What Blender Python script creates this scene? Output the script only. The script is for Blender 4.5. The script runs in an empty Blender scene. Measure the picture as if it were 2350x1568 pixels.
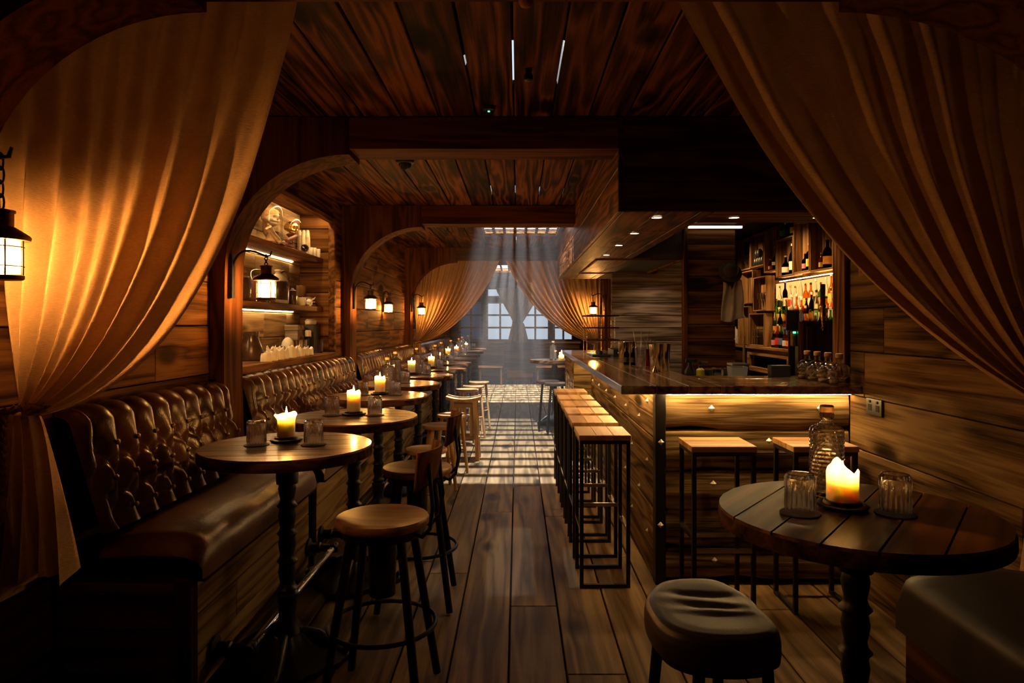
import bpy, math, random
from mathutils import Vector, Matrix
random.seed(7)
S = bpy.context.scene
C = S.collection
PI = math.pi
R = math.radians
# ---------------------------------------------------------------- camera, world, exposure
EYE = 1.42                       # eye height of the photograph
F = 1567.0                       # focal length in pixels of the 2350 wide frame (24 mm)
cd = bpy.data.cameras.new('camera')
cam = bpy.data.objects.new('camera', cd); C.objects.link(cam)
cd.sensor_width = 36.0; cd.lens = 36.0 * F / 2350.0
cd.shift_x = -13.0 / 2350.0; cd.shift_y = -42.0 / 2350.0
cd.clip_start = 0.05; cd.clip_end = 100
cam.location = (0, 0, EYE); cam.rotation_euler = (PI / 2, 0, 0)
S.camera = cam
W = bpy.data.worlds.new('sky'); S.world = W; W.use_nodes = True
bg = W.node_tree.nodes['Background']
bg.inputs[0].default_value = (0.72, 0.85, 1.0, 1); bg.inputs[1].default_value = 1.0
S.view_settings.view_transform = 'Standard'; S.view_settings.look = 'None'
S.view_settings.gamma = 1.0; S.view_settings.use_curve_mapping = False
S.view_settings.exposure = 0.0
cy = S.cycles
cy.use_denoising = True
cy.max_bounces = 8; cy.diffuse_bounces = 4; cy.glossy_bounces = 3
cy.transmission_bounces = 8; cy.transparent_max_bounces = 12; cy.volume_bounces = 0
cy.caustics_reflective = False; cy.caustics_refractive = False
cy.sample_clamp_indirect = 3.0; cy.sample_clamp_direct = 0.0
WARM = (1.0, 0.42, 0.09)
def area_light(name, loc, sx, sy, power, col, rot=(0, 0, 0)):
    l = bpy.data.lights.new(name, 'AREA'); l.shape = 'RECTANGLE'; l.size = sx; l.size_y = sy
    l.energy = power; l.color = col
    o = bpy.data.objects.new(name, l); o.location = loc; o.rotation_euler = rot; C.objects.link(o); return o
# daylight falling through the two roof gratings
area_light('roof_daylight', (0.0, 7.5, 4.65), 0.22, 0.05, 1050, (0.93, 0.96, 1.0))
area_light('roof_daylight', (0.0, 14.0, 5.08), 0.30, 0.06, 2300, (0.95, 0.97, 1.0))
def point_light(name, loc, power, col=WARM, r=0.012, parent=None):
    l = bpy.data.lights.new(name, 'POINT'); l.energy = power; l.color = col; l.shadow_soft_size = r
    o = bpy.data.objects.new(name, l); o.location = loc; C.objects.link(o)
    if parent: o.parent = parent
    return o
def spot_light(name, loc, power, col, deg=80, blend=.6, r=.03, rot=(0, 0, 0), parent=None):
    l = bpy.data.lights.new(name, 'SPOT'); l.energy = power; l.color = col; l.shadow_soft_size = r
    l.spot_size = R(deg); l.spot_blend = blend
    o = bpy.data.objects.new(name, l); o.location = loc; o.rotation_euler = rot; C.objects.link(o)
    if parent: o.parent = parent
    return o
def at(px, py, Y):               # a pixel of the photograph at depth Y, as a point of the room
    return Vector(((px - 1188) * Y / F, Y, EYE - (py - 742) * Y / F))
# ---------------------------------------------------------------- materials
MAT = {}
def newmat(name):
    m = bpy.data.materials.new(name); m.use_nodes = True
    nt = m.node_tree; nt.nodes.clear()
    out = nt.nodes.new('ShaderNodeOutputMaterial')
    MAT[name] = m
    return m, nt, out
def N(nt, t, **kw):
    n = nt.nodes.new(t)
    for k, v in kw.items():
        if k.startswith('i_'):
            n.inputs[k[2:].replace('_', ' ')].default_value = v
        else: setattr(n, k, v)
    return n
def c4(c): return (c[0], c[1], c[2], 1)
def ramp(nt, stops, fac):
    n = nt.nodes.new('ShaderNodeValToRGB')
    el = n.color_ramp.elements
    el[0].position, el[0].color = stops[0][0], c4(stops[0][1])
    el[1].position, el[1].color = stops[-1][0], c4(stops[-1][1])
    for p, c in stops[1:-1]:
        e = el.new(p); e.color = c4(c)
    nt.links.new(fac, n.inputs[0]); return n
def math_(nt, op, a, b=None, clamp=False):
    n = nt.nodes.new('ShaderNodeMath'); n.operation = op; n.use_clamp = clamp
    for i, v in enumerate((a, b)):
        if v is None: continue
        if isinstance(v, (int, float)): n.inputs[i].default_value = v
        else: nt.links.new(v, n.inputs[i])
    return n.outputs[0]
def plain(name, col, rough=.5, metal=0., noise=0., nscale=30., bump=0., coat=0., sheen=0., spec=.5, trans=0., ior=1.45):
    m, nt, out = newmat(name)
    p = N(nt, 'ShaderNodeBsdfPrincipled')
    p.inputs['Base Color'].default_value = c4(col); p.inputs['Roughness'].default_value = rough
    p.inputs['Metallic'].default_value = metal; p.inputs['Coat Weight'].default_value = coat
    p.inputs['Coat Roughness'].default_value = .1
    p.inputs['Specular IOR Level'].default_value = spec; p.inputs['IOR'].default_value = ior
    p.inputs['Transmission Weight'].default_value = trans
    if noise or bump:
        tc = N(nt, 'ShaderNodeTexCoord'); ns = N(nt, 'ShaderNodeTexNoise', i_Scale=nscale, i_Detail=4.0)
        nt.links.new(tc.outputs['Object'], ns.inputs['Vector'])
        if noise:
            a = tuple(max(0, x * (1 - noise)) for x in col); b = tuple(min(1, x * (1 + noise)) for x in col)
            rp = ramp(nt, [(.3, a), (.7, b)], ns.outputs['Fac']); nt.links.new(rp.outputs[0], p.inputs['Base Color'])
            nt.links.new(math_(nt, 'ADD', math_(nt, 'MULTIPLY', ns.outputs['Fac'], .25), rough - .12, True), p.inputs['Roughness'])
        if bump:
            bp = N(nt, 'ShaderNodeBump', i_Strength=bump, i_Distance=.01)
            nt.links.new(ns.outputs['Fac'], bp.inputs['Height']); nt.links.new(bp.outputs[0], p.inputs['Normal'])
    nt.links.new(p.outputs[0], out.inputs[0]); return m
def emit(name, col, strength):
    m, nt, out = newmat(name)
    e = N(nt, 'ShaderNodeEmission'); e.inputs[0].default_value = c4(col); e.inputs[1].default_value = strength
    nt.links.new(e.outputs[0], out.inputs[0]); return m
def wood(name, dark, mid, light, axis='Y', rough=.5, knot=1.0, fig=11., bump=.35, coat=0., vary=.5, fine=110., sc=1.0, spec=.03):
    m, nt, out = newmat(name)
    tc = N(nt, 'ShaderNodeTexCoord'); geo = N(nt, 'ShaderNodeNewGeometry'); oi = N(nt, 'ShaderNodeObjectInfo')
    rnd = math_(nt, 'FRACT', math_(nt, 'ADD', geo.outputs['Random Per Island'], oi.outputs['Random']))
    off = N(nt, 'ShaderNodeCombineXYZ')
    for i, k in enumerate((37., 61., 23.)): nt.links.new(math_(nt, 'MULTIPLY', rnd, k), off.inputs[i])
    add = N(nt, 'ShaderNodeVectorMath', operation='ADD')
    nt.links.new(tc.outputs['Object'], add.inputs[0]); nt.links.new(off.outputs[0], add.inputs[1])
    def scaled(al, ac):
        v = N(nt, 'ShaderNodeVectorMath', operation='MULTIPLY'); nt.links.new(add.outputs[0], v.inputs[0])
        v.inputs[1].default_value = tuple((al if 'XYZ'[i] == axis else ac) * sc for i in range(3)); return v.outputs[0]
    n1 = N(nt, 'ShaderNodeTexNoise', i_Scale=1.0, i_Detail=2.0, i_Roughness=.45); nt.links.new(scaled(.42, 7.0), n1.inputs['Vector'])
    n2 = N(nt, 'ShaderNodeTexNoise', i_Scale=1.0, i_Detail=3.0, i_Roughness=.6); nt.links.new(scaled(3.0, fine), n2.inputs['Vector'])
    n3 = N(nt, 'ShaderNodeTexNoise', i_Scale=1.0, i_Detail=3.0); nt.links.new(scaled(1.1, 4.0), n3.inputs['Vector'])
    vo = N(nt, 'ShaderNodeTexVoronoi', i_Scale=1.0); nt.links.new(scaled(1.5, 3.4), vo.inputs['Vector'])
    kn = N(nt, 'ShaderNodeMapRange', interpolation_type='SMOOTHSTEP'); kn.inputs['From Min'].default_value = .09
    kn.inputs['From Max'].default_value = .25; kn.inputs['To Min'].default_value = 1 - .8 * knot; kn.inputs['To Max'].default_value = 1.0
    wob = math_(nt, 'ADD', vo.outputs['Distance'], math_(nt, 'MULTIPLY', math_(nt, 'SUBTRACT', n3.outputs['Fac'], .5), .16))
    nt.links.new(wob, kn.inputs['Value'])
    kf = N(nt, 'ShaderNodeMapRange', interpolation_type='SMOOTHSTEP'); kf.inputs['From Max'].default_value = .40; nt.links.new(wob, kf.inputs['Value'])
    figure = math_(nt, 'PINGPONG', math_(nt, 'ADD', math_(nt, 'MULTIPLY', n1.outputs['Fac'], fig), math_(nt, 'MULTIPLY', kf.outputs[0], -1.3)), 1.0)
    val = math_(nt, 'ADD', math_(nt, 'ADD', math_(nt, 'MULTIPLY', figure, .30), math_(nt, 'MULTIPLY', n2.outputs['Fac'], .42)),
                math_(nt, 'MULTIPLY', n3.outputs['Fac'], .42))
    rp = ramp(nt, [(.39, dark), (.56, mid), (.74, light)], val)
    hsv = N(nt, 'ShaderNodeHueSaturation')
    nt.links.new(rp.outputs[0], hsv.inputs['Color'])
    br = math_(nt, 'MULTIPLY', math_(nt, 'ADD', math_(nt, 'MULTIPLY', rnd, vary), 1 - vary / 2), kn.outputs[0])
    nt.links.new(br, hsv.inputs['Value'])
    p = N(nt, 'ShaderNodeBsdfPrincipled'); nt.links.new(hsv.outputs[0], p.inputs['Base Color'])
    nt.links.new(math_(nt, 'ADD', math_(nt, 'MULTIPLY', n2.outputs['Fac'], .3), rough - .15 + (.25 if spec < .05 else 0), True), p.inputs['Roughness'])
    p.inputs['Coat Weight'].default_value = coat; p.inputs['Coat Roughness'].default_value = .12; p.inputs['Specular IOR Level'].default_value = spec
    bp = N(nt, 'ShaderNodeBump', i_Strength=bump, i_Distance=.006)
    nt.links.new(math_(nt, 'MULTIPLY', val, kn.outputs[0]), bp.inputs['Height']); nt.links.new(bp.outputs[0], p.inputs['Normal'])
    nt.links.new(p.outputs[0], out.inputs[0]); return m
def glassmat(name, col=(1, 1, 1), share=.55, rough=.02, tint=None):
    m, nt, out = newmat(name)
    g = N(nt, 'ShaderNodeBsdfGlass', i_IOR=1.45, i_Roughness=rough); g.inputs[0].default_value = c4(col)
    t = N(nt, 'ShaderNodeBsdfTransparent'); t.inputs[0].default_value = c4(tint or col)
    mx = N(nt, 'ShaderNodeMixShader'); mx.inputs[0].default_value = share
    nt.links.new(t.outputs[0], mx.inputs[1]); nt.links.new(g.outputs[0], mx.inputs[2]); nt.links.new(mx.outputs[0], out.inputs[0]); return m
def thinglass(name, col, gloss=.08):
    m, nt, out = newmat(name)
    g = N(nt, 'ShaderNodeBsdfGlossy', i_Roughness=.03); t = N(nt, 'ShaderNodeBsdfTransparent'); t.inputs[0].default_value = c4(col)
    lw = N(nt, 'ShaderNodeLayerWeight', i_Blend=.25)
    mx = N(nt, 'ShaderNodeMixShader'); nt.links.new(math_(nt, 'ADD', math_(nt, 'MULTIPLY', lw.outputs['Facing'], .35), gloss * .5), mx.inputs[0])
    nt.links.new(t.outputs[0], mx.inputs[1]); nt.links.new(g.outputs[0], mx.inputs[2]); nt.links.new(mx.outputs[0], out.inputs[0]); return m
def leather(name, a, b, rough=.36, cr=1.0):
    m, nt, out = newmat(name)
    tc = N(nt, 'ShaderNodeTexCoord')
    n1 = N(nt, 'ShaderNodeTexNoise', i_Scale=5.0, i_Detail=4.0); nt.links.new(tc.outputs['Object'], n1.inputs['Vector'])
    vo = N(nt, 'ShaderNodeTexVoronoi', feature='DISTANCE_TO_EDGE', i_Scale=34.0)
    ds = N(nt, 'ShaderNodeVectorMath', operation='MULTIPLY'); ds.inputs[1].default_value = (.45, 1.25, .8)
    mixv = N(nt, 'ShaderNodeVectorMath', operation='ADD')
    sc = N(nt, 'ShaderNodeVectorMath', operation='SCALE'); sc.inputs['Scale'].default_value = .09
    nt.links.new(n1.outputs['Color'], sc.inputs[0]); nt.links.new(tc.outputs['Object'], mixv.inputs[0]); nt.links.new(sc.outputs[0], mixv.inputs[1])
    nt.links.new(mixv.outputs[0], ds.inputs[0]); nt.links.new(ds.outputs[0], vo.inputs['Vector'])
    crk = N(nt, 'ShaderNodeMapRange'); crk.inputs['From Max'].default_value = .06; nt.links.new(vo.outputs['Distance'], crk.inputs['Value'])
    rp = ramp(nt, [(.3, a), (.7, b)], n1.outputs['Fac'])
    p = N(nt, 'ShaderNodeBsdfPrincipled'); nt.links.new(rp.outputs[0], p.inputs['Base Color'])
    n2 = N(nt, 'ShaderNodeTexNoise', i_Scale=220.0, i_Detail=2.0); nt.links.new(tc.outputs['Object'], n2.inputs['Vector'])
    nt.links.new(math_(nt, 'ADD', math_(nt, 'MULTIPLY', n1.outputs['Fac'], .25), rough - .12), p.inputs['Roughness'])
    hgt = math_(nt, 'ADD', math_(nt, 'MULTIPLY', crk.outputs[0], .16 * cr), math_(nt, 'ADD', math_(nt, 'MULTIPLY', n2.outputs['Fac'], .12), math_(nt, 'MULTIPLY', n1.outputs['Fac'], .9 * cr)))
    bp = N(nt, 'ShaderNodeBump', i_Strength=.45, i_Distance=.006); nt.links.new(hgt, bp.inputs['Height']); nt.links.new(bp.outputs[0], p.inputs['Normal'])
    nt.links.new(p.outputs[0], out.inputs[0]); return m
def linen(name, col):
    m, nt, out = newmat(name)
    tc = N(nt, 'ShaderNodeTexCoord')
    n1 = N(nt, 'ShaderNodeTexNoise', i_Scale=14.0, i_Detail=5.0, i_Roughness=.65); nt.links.new(tc.outputs['Object'], n1.inputs['Vector'])
    st = N(nt, 'ShaderNodeVectorMath', operation='MULTIPLY'); st.inputs[1].default_value = (60, 60, 420); nt.links.new(tc.outputs['Object'], st.inputs[0])
    n2 = N(nt, 'ShaderNodeTexNoise', i_Scale=1.0, i_Detail=2.0); nt.links.new(st.outputs[0], n2.inputs['Vector'])
    v = math_(nt, 'ADD', math_(nt, 'MULTIPLY', n1.outputs['Fac'], .55), math_(nt, 'MULTIPLY', n2.outputs['Fac'], .45))
    rp = ramp(nt, [(.32, tuple(x * .78 for x in col)), (.68, tuple(min(1, x * 1.12) for x in col))], v)
    p = N(nt, 'ShaderNodeBsdfPrincipled', i_Roughness=.85); p.inputs['Specular IOR Level'].default_value = .12
    nt.links.new(rp.outputs[0], p.inputs['Base Color'])
    tr = N(nt, 'ShaderNodeBsdfTranslucent'); nt.links.new(rp.outputs[0], tr.inputs[0])
    bp = N(nt, 'ShaderNodeBump', i_Strength=.5, i_Distance=.012); nt.links.new(v, bp.inputs['Height'])
    nt.links.new(bp.outputs[0], p.inputs['Normal'])
    mx = N(nt, 'ShaderNodeMixShader'); mx.inputs[0].default_value = .16
    nt.links.new(p.outputs[0], mx.inputs[1]); nt.links.new(tr.outputs[0], mx.inputs[2]); nt.links.new(mx.outputs[0], out.inputs[0]); return m
def wax(name, col):
    m, nt, out = newmat(name)
    p = N(nt, 'ShaderNodeBsdfPrincipled', i_Roughness=.45); p.inputs['Base Color'].default_value = c4(col)
    p.inputs['Subsurface Weight'].default_value = 1.0; p.inputs['Subsurface Radius'].default_value = (1.0, .77, .52)
    p.inputs['Subsurface Scale'].default_value = .034
    nt.links.new(p.outputs[0], out.inputs[0]); return m
for ax in 'XYZ':
    wood('wall wood ' + ax, (.032, .012, .004), (.105, .043, .012), (.19, .085, .027), ax, rough=.5)
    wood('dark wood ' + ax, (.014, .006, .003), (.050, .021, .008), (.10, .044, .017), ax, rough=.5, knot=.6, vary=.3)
    wood('brown wood ' + ax, (.04, .015, .005), (.125, .050, .016), (.23, .10, .034), ax, rough=.45, knot=.5, vary=.3)
    wood('pine ' + ax, (.34, .17, .065), (.52, .29, .12), (.62, .38, .17), ax, rough=.42, knot=.4, spec=.3, fig=7, vary=.25, bump=.12)
    wood('crate wood ' + ax, (.10, .048, .018), (.24, .12, .048), (.34, .19, .08), ax, rough=.55, knot=.5, vary=.4)
wood('floor wood', (.085, .053, .024), (.175, .113, .053), (.275, .185, .09), 'Y', rough=.5, vary=.4, bump=.3, spec=.12)
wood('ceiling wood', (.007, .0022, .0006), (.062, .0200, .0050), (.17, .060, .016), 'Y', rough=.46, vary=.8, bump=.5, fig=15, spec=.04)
wood('grey wood X', (.05, .034, .022), (.17, .12, .082), (.29, .22, .16), 'X', rough=.5, vary=.45)
wood('bar board X', (.055, .034, .015), (.20, .135, .062), (.33, .235, .12), 'X', rough=.5, fig=16, vary=.3, bump=.6)
wood('bar board Y', (.055, .034, .015), (.18, .115, .05), (.30, .20, .10), 'Y', rough=.5, fig=14, vary=.4, bump=.6)
wood('bench board Y', (.11, .066, .027), (.24, .15, .064), (.34, .23, .105), 'Y', rough=.45, fig=14, vary=.3)
wood('niche board Y', (.14, .085, .04), (.34, .23, .12), (.46, .33, .19), 'Y', rough=.6, vary=.4, knot=.5)
wood('counter wood', (.045, .022, .009), (.14, .07, .026), (.26, .15, .05), 'Y', rough=.22, coat=.9, spec=.5, vary=.3, bump=.06, knot=.6)
wood('table wood', (.022, .008, .003), (.12, .047, .016), (.26, .115, .042), 'X', rough=.36, coat=.25, spec=.4, vary=.4, bump=.3, knot=.5)
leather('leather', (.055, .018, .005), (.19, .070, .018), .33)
leather('black leather', (.008, .004, .003), (.022, .012, .008), .5, .12)
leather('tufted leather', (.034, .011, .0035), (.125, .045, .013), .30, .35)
leather('dark leather', (.018, .010, .007), (.05, .028, .018), .45, .12)
linen('linen', (.60, .38, .20))
linen('gold linen', (.50, .29, .11))
linen('apron cloth', (.62, .52, .42))
wax('wax', (.95, .87, .72)); plain('pale wax', (.80, .72, .56), .5, 0, .08, 30.)
plain('iron', (.010, .009, .008), .42, .3, .5, 60., .15)
plain('black paint', (.012, .011, .010), .5, .0, .3, 40., .05)
plain('dark slot', (.004, .003, .002), .9)
plain('hood panel', (.085, .070, .066), .45, .2, .25, 6.)
plain('chrome', (.62, .60, .57), .22, 1.0, .15, 20.)
plain('steel', (.75, .68, .58), .14, 1.0, .08, 12.)
plain('brass', (.70, .42, .14), .25, 1.0, .15, 40.)
plain('gold', (.85, .58, .20), .28, 1.0, .2, 18., .1)
plain('aged metal', (.10, .05, .022), .48, .7, .5, 40., .2)
plain('stud metal', (.75, .72, .66), .4, .35, .1, 60.)
plain('bone', (.62, .50, .34), .55, 0, .35, 26., .2)
plain('cork', (.45, .27, .12), .8, 0, .3, 90., .2)
plain('rope', (.33, .20, .10), .85, 0, .4, 160., .6)
plain('black plastic', (.015, .015, .016), .35)
plain('screen', (.02, .018, .018), .08)
plain('white plastic', (.62, .60, .58), .45)
plain('white cap', (.75, .73, .70), .5)
plain('grey tub', (.46, .46, .50), .4, 0, .1, 10.)
plain('yellow soap', (.60, .52, .05), .35)
plain('stoneware', (.055, .028, .016), .28, 0, .4, 9.)
plain('pale glaze', (.50, .42, .30), .3, 0, .2, 9.)
plain('scarf', (.40, .22, .09), .85, 0, .4, 30., .5)
plain('scroll red', (.16, .05, .04), .6)
plain('paper', (.66, .56, .42), .8, 0, .15, 30.)
plain('book brown', (.12, .055, .025), .6, 0, .3, 30.)
plain('felt', (.05, .032, .022), .8, 0, .3, 40.)
glassmat('clear glass', (1, 1, 1), .8)
glassmat('bottle glass', (.99, .98, .96), .75)
glassmat('amber glass', (.80, .36, .07), .5, tint=(.85, .45, .12))
glassmat('green glass', (.22, .45, .12), .5, tint=(.25, .5, .15))
glassmat('dark glass', (.05, .03, .02), .6, .05, tint=(.08, .05, .03))
thinglass('dome glass', (.97, .97, .97))
thinglass('window glass', (.80, .80, .80), .05)
thinglass('dim window glass', (.16, .19, .23), .05)
thinglass('black glass', (.30, .26, .22), .1)
emit('flame', (1.0, .62, .22), 40.0)
emit('lantern bulb', (1.0, .44, .10), 1700.0)
def frosted(name, share):
    m, nt, out = newmat(name)
    a = N(nt, 'ShaderNodeBsdfTransparent'); b = N(nt, 'ShaderNodeBsdfTranslucent'); b.inputs[0].default_value = (1, .97, .9, 1)
    mx = N(nt, 'ShaderNodeMixShader'); mx.inputs[0].default_value = share
    nt.links.new(a.outputs[0], mx.inputs[1]); nt.links.new(b.outputs[0], mx.inputs[2]); nt.links.new(mx.outputs[0], out.inputs[0])
frosted('frosted glass', .24)
emit('strip glow', (1.0, .60, .22), 78.0)
emit('niche glow', (1.0, .64, .27), 78.0)
emit('lamp disc', (1.0, .72, .42), 14.0)
emit('cool strip', (1.0, .80, .60), 3.0)
emit('backlight', (1.0, .52, .14), 1.3)
emit('green led', (.05, 1.0, .25), 6.0)
wood('olive wall wood Y', (.035, .018, .007), (.135, .080, .032), (.25, .158, .07), 'Y', rough=.5, fig=9, vary=.35, knot=1.0)  # brown-olive boards, the bar strip's light partly put into the colour
wood('lit soffit wood', (.02, .007, .002), (.12, .043, .012), (.27, .105, .03), 'Y', rough=.46, vary=.7, bump=.5, fig=15, spec=.15)  # lighter ceiling wood: bounce off the bar top put into the colour
for ax in 'XZ': wood('beam wood ' + ax, (.04, .014, .004), (.085, .031, .009), (.13, .050, .015), ax, knot=.3, vary=.2)
wood('stool wood', (.13, .055, .018), (.27, .125, .042), (.38, .19, .07), 'X', rough=.36, knot=.3, vary=.2, bump=.12, spec=.35)
for nm, cc in (('white', (.80, .76, .68)), ('orange', (.85, .30, .05)), ('yellow', (.85, .58, .10)), ('red', (.60, .04, .03)),
               ('cream', (.78, .66, .45)), ('black', (.02, .02, .02)), ('blue', (.10, .16, .40)), ('green', (.10, .35, .08)),
               ('pink', (.80, .25, .30)), ('brown', (.20, .09, .04))):
    plain(nm + ' label', cc, .6, 0, .12, 30.)
# ---------------------------------------------------------------- geometry helpers
class MB:
    def __init__(s): s.v = []; s.f = []
    def add(s, vs, fs):
        n = len(s.v); s.v += [tuple(v) for v in vs]; s.f += [tuple(i + n for i in f) for f in fs]; return s
    def box(s, x0, x1, y0, y1, z0, z1, M=None):
        vs = [Vector(p) for p in ((x0, y0, z0), (x1, y0, z0), (x1, y1, z0), (x0, y1, z0), (x0, y0, z1), (x1, y0, z1), (x1, y1, z1), (x0, y1, z1))]
        if M: vs = [M @ v for v in vs]
        return s.add(vs, [(3, 2, 1, 0), (4, 5, 6, 7), (0, 1, 5, 4), (1, 2, 6, 5), (2, 3, 7, 6), (3, 0, 4, 7)])
    def cbox(s, x, y, z, sx, sy, sz, M=None): return s.box(x - sx / 2, x + sx / 2, y - sy / 2, y + sy / 2, z - sz / 2, z + sz / 2, M)
    def board(s, x0, x1, y0, y1, z0, z1, c=.003):      # box with chamfered edges along every side
        x0, x1 = min(x0, x1), max(x0, x1); y0, y1 = min(y0, y1), max(y0, y1); z0, z1 = min(z0, z1), max(z0, z1)
        c = min(c, (x1 - x0) * .4, (y1 - y0) * .4, (z1 - z0) * .4)
        vs = []; idx = {}
        for ix, X in enumerate((x0, x1)):
            for iy, Y in enumerate((y0, y1)):
                for iz, Z in enumerate((z0, z1)):
                    sx, sy, sz = (1 - 2 * ix), (1 - 2 * iy), (1 - 2 * iz)
                    for a in range(3):
                        p = [X + sx * c, Y + sy * c, Z + sz * c]; p[a] = (X, Y, Z)[a]
                        idx[ix, iy, iz, a] = len(vs); vs.append(p)
        fs = []
        for a in range(3):
            b, d = (a + 1) % 3, (a + 2) % 3
            for i in (0, 1):
                q = []
                for (j, k) in ((0, 0), (1, 0), (1, 1), (0, 1)):
                    t = [0, 0, 0]; t[a] = i; t[b] = j; t[d] = k; q.append(idx[t[0], t[1], t[2], a])
                fs.append(tuple(q) if i else tuple(reversed(q)))
                for j in (0, 1):            # chamfer between side (a,i) and (b,j)
                    t0 = [0, 0, 0]; t0[a] = i; t0[b] = j; t1 = t0[:]; t1[d] = 1
                    q = (idx[t0[0], t0[1], t0[2], a], idx[t1[0], t1[1], t1[2], a], idx[t1[0], t1[1], t1[2], b], idx[t0[0], t0[1], t0[2], b])
                    fs.append(q if i == j else tuple(reversed(q)))
        for ix in (0, 1):
            for iy in (0, 1):
                for iz in (0, 1):
                    q = tuple(idx[ix, iy, iz, a] for a in range(3)); fs.append(q if (ix + iy + iz) % 2 else tuple(reversed(q)))
        return s.add(vs, fs)
    def tube(s, pts, r, seg=10, closed=False):
        pts = [Vector(p) for p in pts]; n = len(pts); rs = r if isinstance(r, (list, tuple)) else [r] * n
        rings = []; up = None
        for i, p in enumerate(pts):
            if closed: d = pts[(i + 1) % n] - pts[i - 1]
            else: d = pts[min(i + 1, n - 1)] - pts[max(i - 1, 0)]
            d = d.normalized() if d.length > 1e-9 else Vector((0, 0, 1))
            if up is None:
                up = Vector((0, 0, 1)) if abs(d.z) < .9 else Vector((1, 0, 0))
            a = d.cross(up)
            if a.length < 1e-6: a = d.orthogonal()
            a.normalize(); b = a.cross(d).normalized(); up = b
            rings.append([p + rs[i] * (math.cos(2 * PI * k / seg) * a + math.sin(2 * PI * k / seg) * b) for k in range(seg)])
        vs = [v for rg in rings for v in rg]; fs = []
        for i in range(n if closed else n - 1):
            j = (i + 1) % n
            for k in range(seg): fs.append((i * seg + k, i * seg + (k + 1) % seg, j * seg + (k + 1) % seg, j * seg + k))
        if not closed:
            fs.append(tuple(range(seg - 1, -1, -1))); fs.append(tuple((n - 1) * seg + k for k in range(seg)))
        return s.add(vs, fs)
    def lathe(s, prof, seg=24, c=(0, 0, 0), rib=None, M=None, cap=True):
        vs = []; fs = []; n = len(prof)
        for i, (r, z) in enumerate(prof):
            for k in range(seg):
                a = 2 * PI * k / seg; rr = r * (rib(i, a) if rib else 1)
                v = Vector((rr * math.cos(a), rr * math.sin(a), z))
                if M: v = M @ v
                vs.append(v + Vector(c))
        for i in range(n - 1):
            for k in range(seg): fs.append((i * seg + k, i * seg + (k + 1) % seg, (i + 1) * seg + (k + 1) % seg, (i + 1) * seg + k))
        if cap:
            fs.append(tuple(range(seg - 1, -1, -1))); fs.append(tuple((n - 1) * seg + k for k in range(seg)))
        return s.add(vs, fs)
    def prism(s, poly, fn, a, b):        # poly: 2-D points; fn(u, v, w) -> 3-D
        n = len(poly)
        vs = [fn(u, v, a) for u, v in poly] + [fn(u, v, b) for u, v in poly]
        fs = [tuple(range(n - 1, -1, -1)), tuple(range(n, 2 * n))] + [(i, (i + 1) % n, n + (i + 1) % n, n + i) for i in range(n)]
        return s.add(vs, fs)
    def grid(s, fn, nu, nv, cu=False):
        vs = [fn(i / nu, j / nv) for j in range(nv + 1) for i in range(nu + (0 if cu else 1))]
        w = nu if cu else nu + 1
        fs = [(j * w + i, j * w + (i + 1) % w, (j + 1) * w + (i + 1) % w, (j + 1) * w + i) for j in range(nv) for i in range(nu)]
        return s.add(vs, fs)
    def build(s, name, mat, parent=None, smooth=40, kind=None, loc=None, solid=0):
        me = bpy.data.meshes.new(name); me.from_pydata(s.v, [], s.f); me.update()
        me.materials.append(MAT[mat])
        if smooth:
            me.shade_smooth()
            if smooth < 180: me.set_sharp_from_angle(angle=R(smooth))
        o = bpy.data.objects.new(name, me); C.objects.link(o)
        if parent: o.parent = parent
        if loc: o.location = loc
        if kind: o['kind'] = kind
        if solid:
            md = o.modifiers.new('thickness', 'SOLIDIFY'); md.thickness = solid; md.offset = 0
        return o
LABELS = {}
def tag(o, label, cat, group=None):
    o['label'] = label; o['category'] = cat
    if group: o['group'] = group
    if label in LABELS: print('DUPLICATE LABEL', label)
    LABELS[label] = 1
    return o
def thing(name, label, cat, loc=(0, 0, 0), rz=0., group=None):
    o = bpy.data.objects.new(name, None); C.objects.link(o); o.location = loc; o.rotation_euler = (0, 0, rz)
    o.empty_display_size = .05
    return tag(o, label, cat, group)
def copy_tree(o, label=None, loc=None, rz=None, parent=None):
    c = o.copy(); C.objects.link(c)
    if parent: c.parent = parent
    if label: tag(c, label, o['category'], o.get('group'))
    if loc is not None: c.location = loc
    if rz is not None: c.rotation_euler = (0, 0, rz)
    for ch in list(o.children): copy_tree(ch, parent=c)
    return c
ORD = ['first', 'second', 'third', 'fourth', 'fifth', 'sixth', 'seventh', 'eighth', 'ninth', 'tenth', 'eleventh', 'twelfth', 'thirteenth', 'fourteenth']
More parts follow.
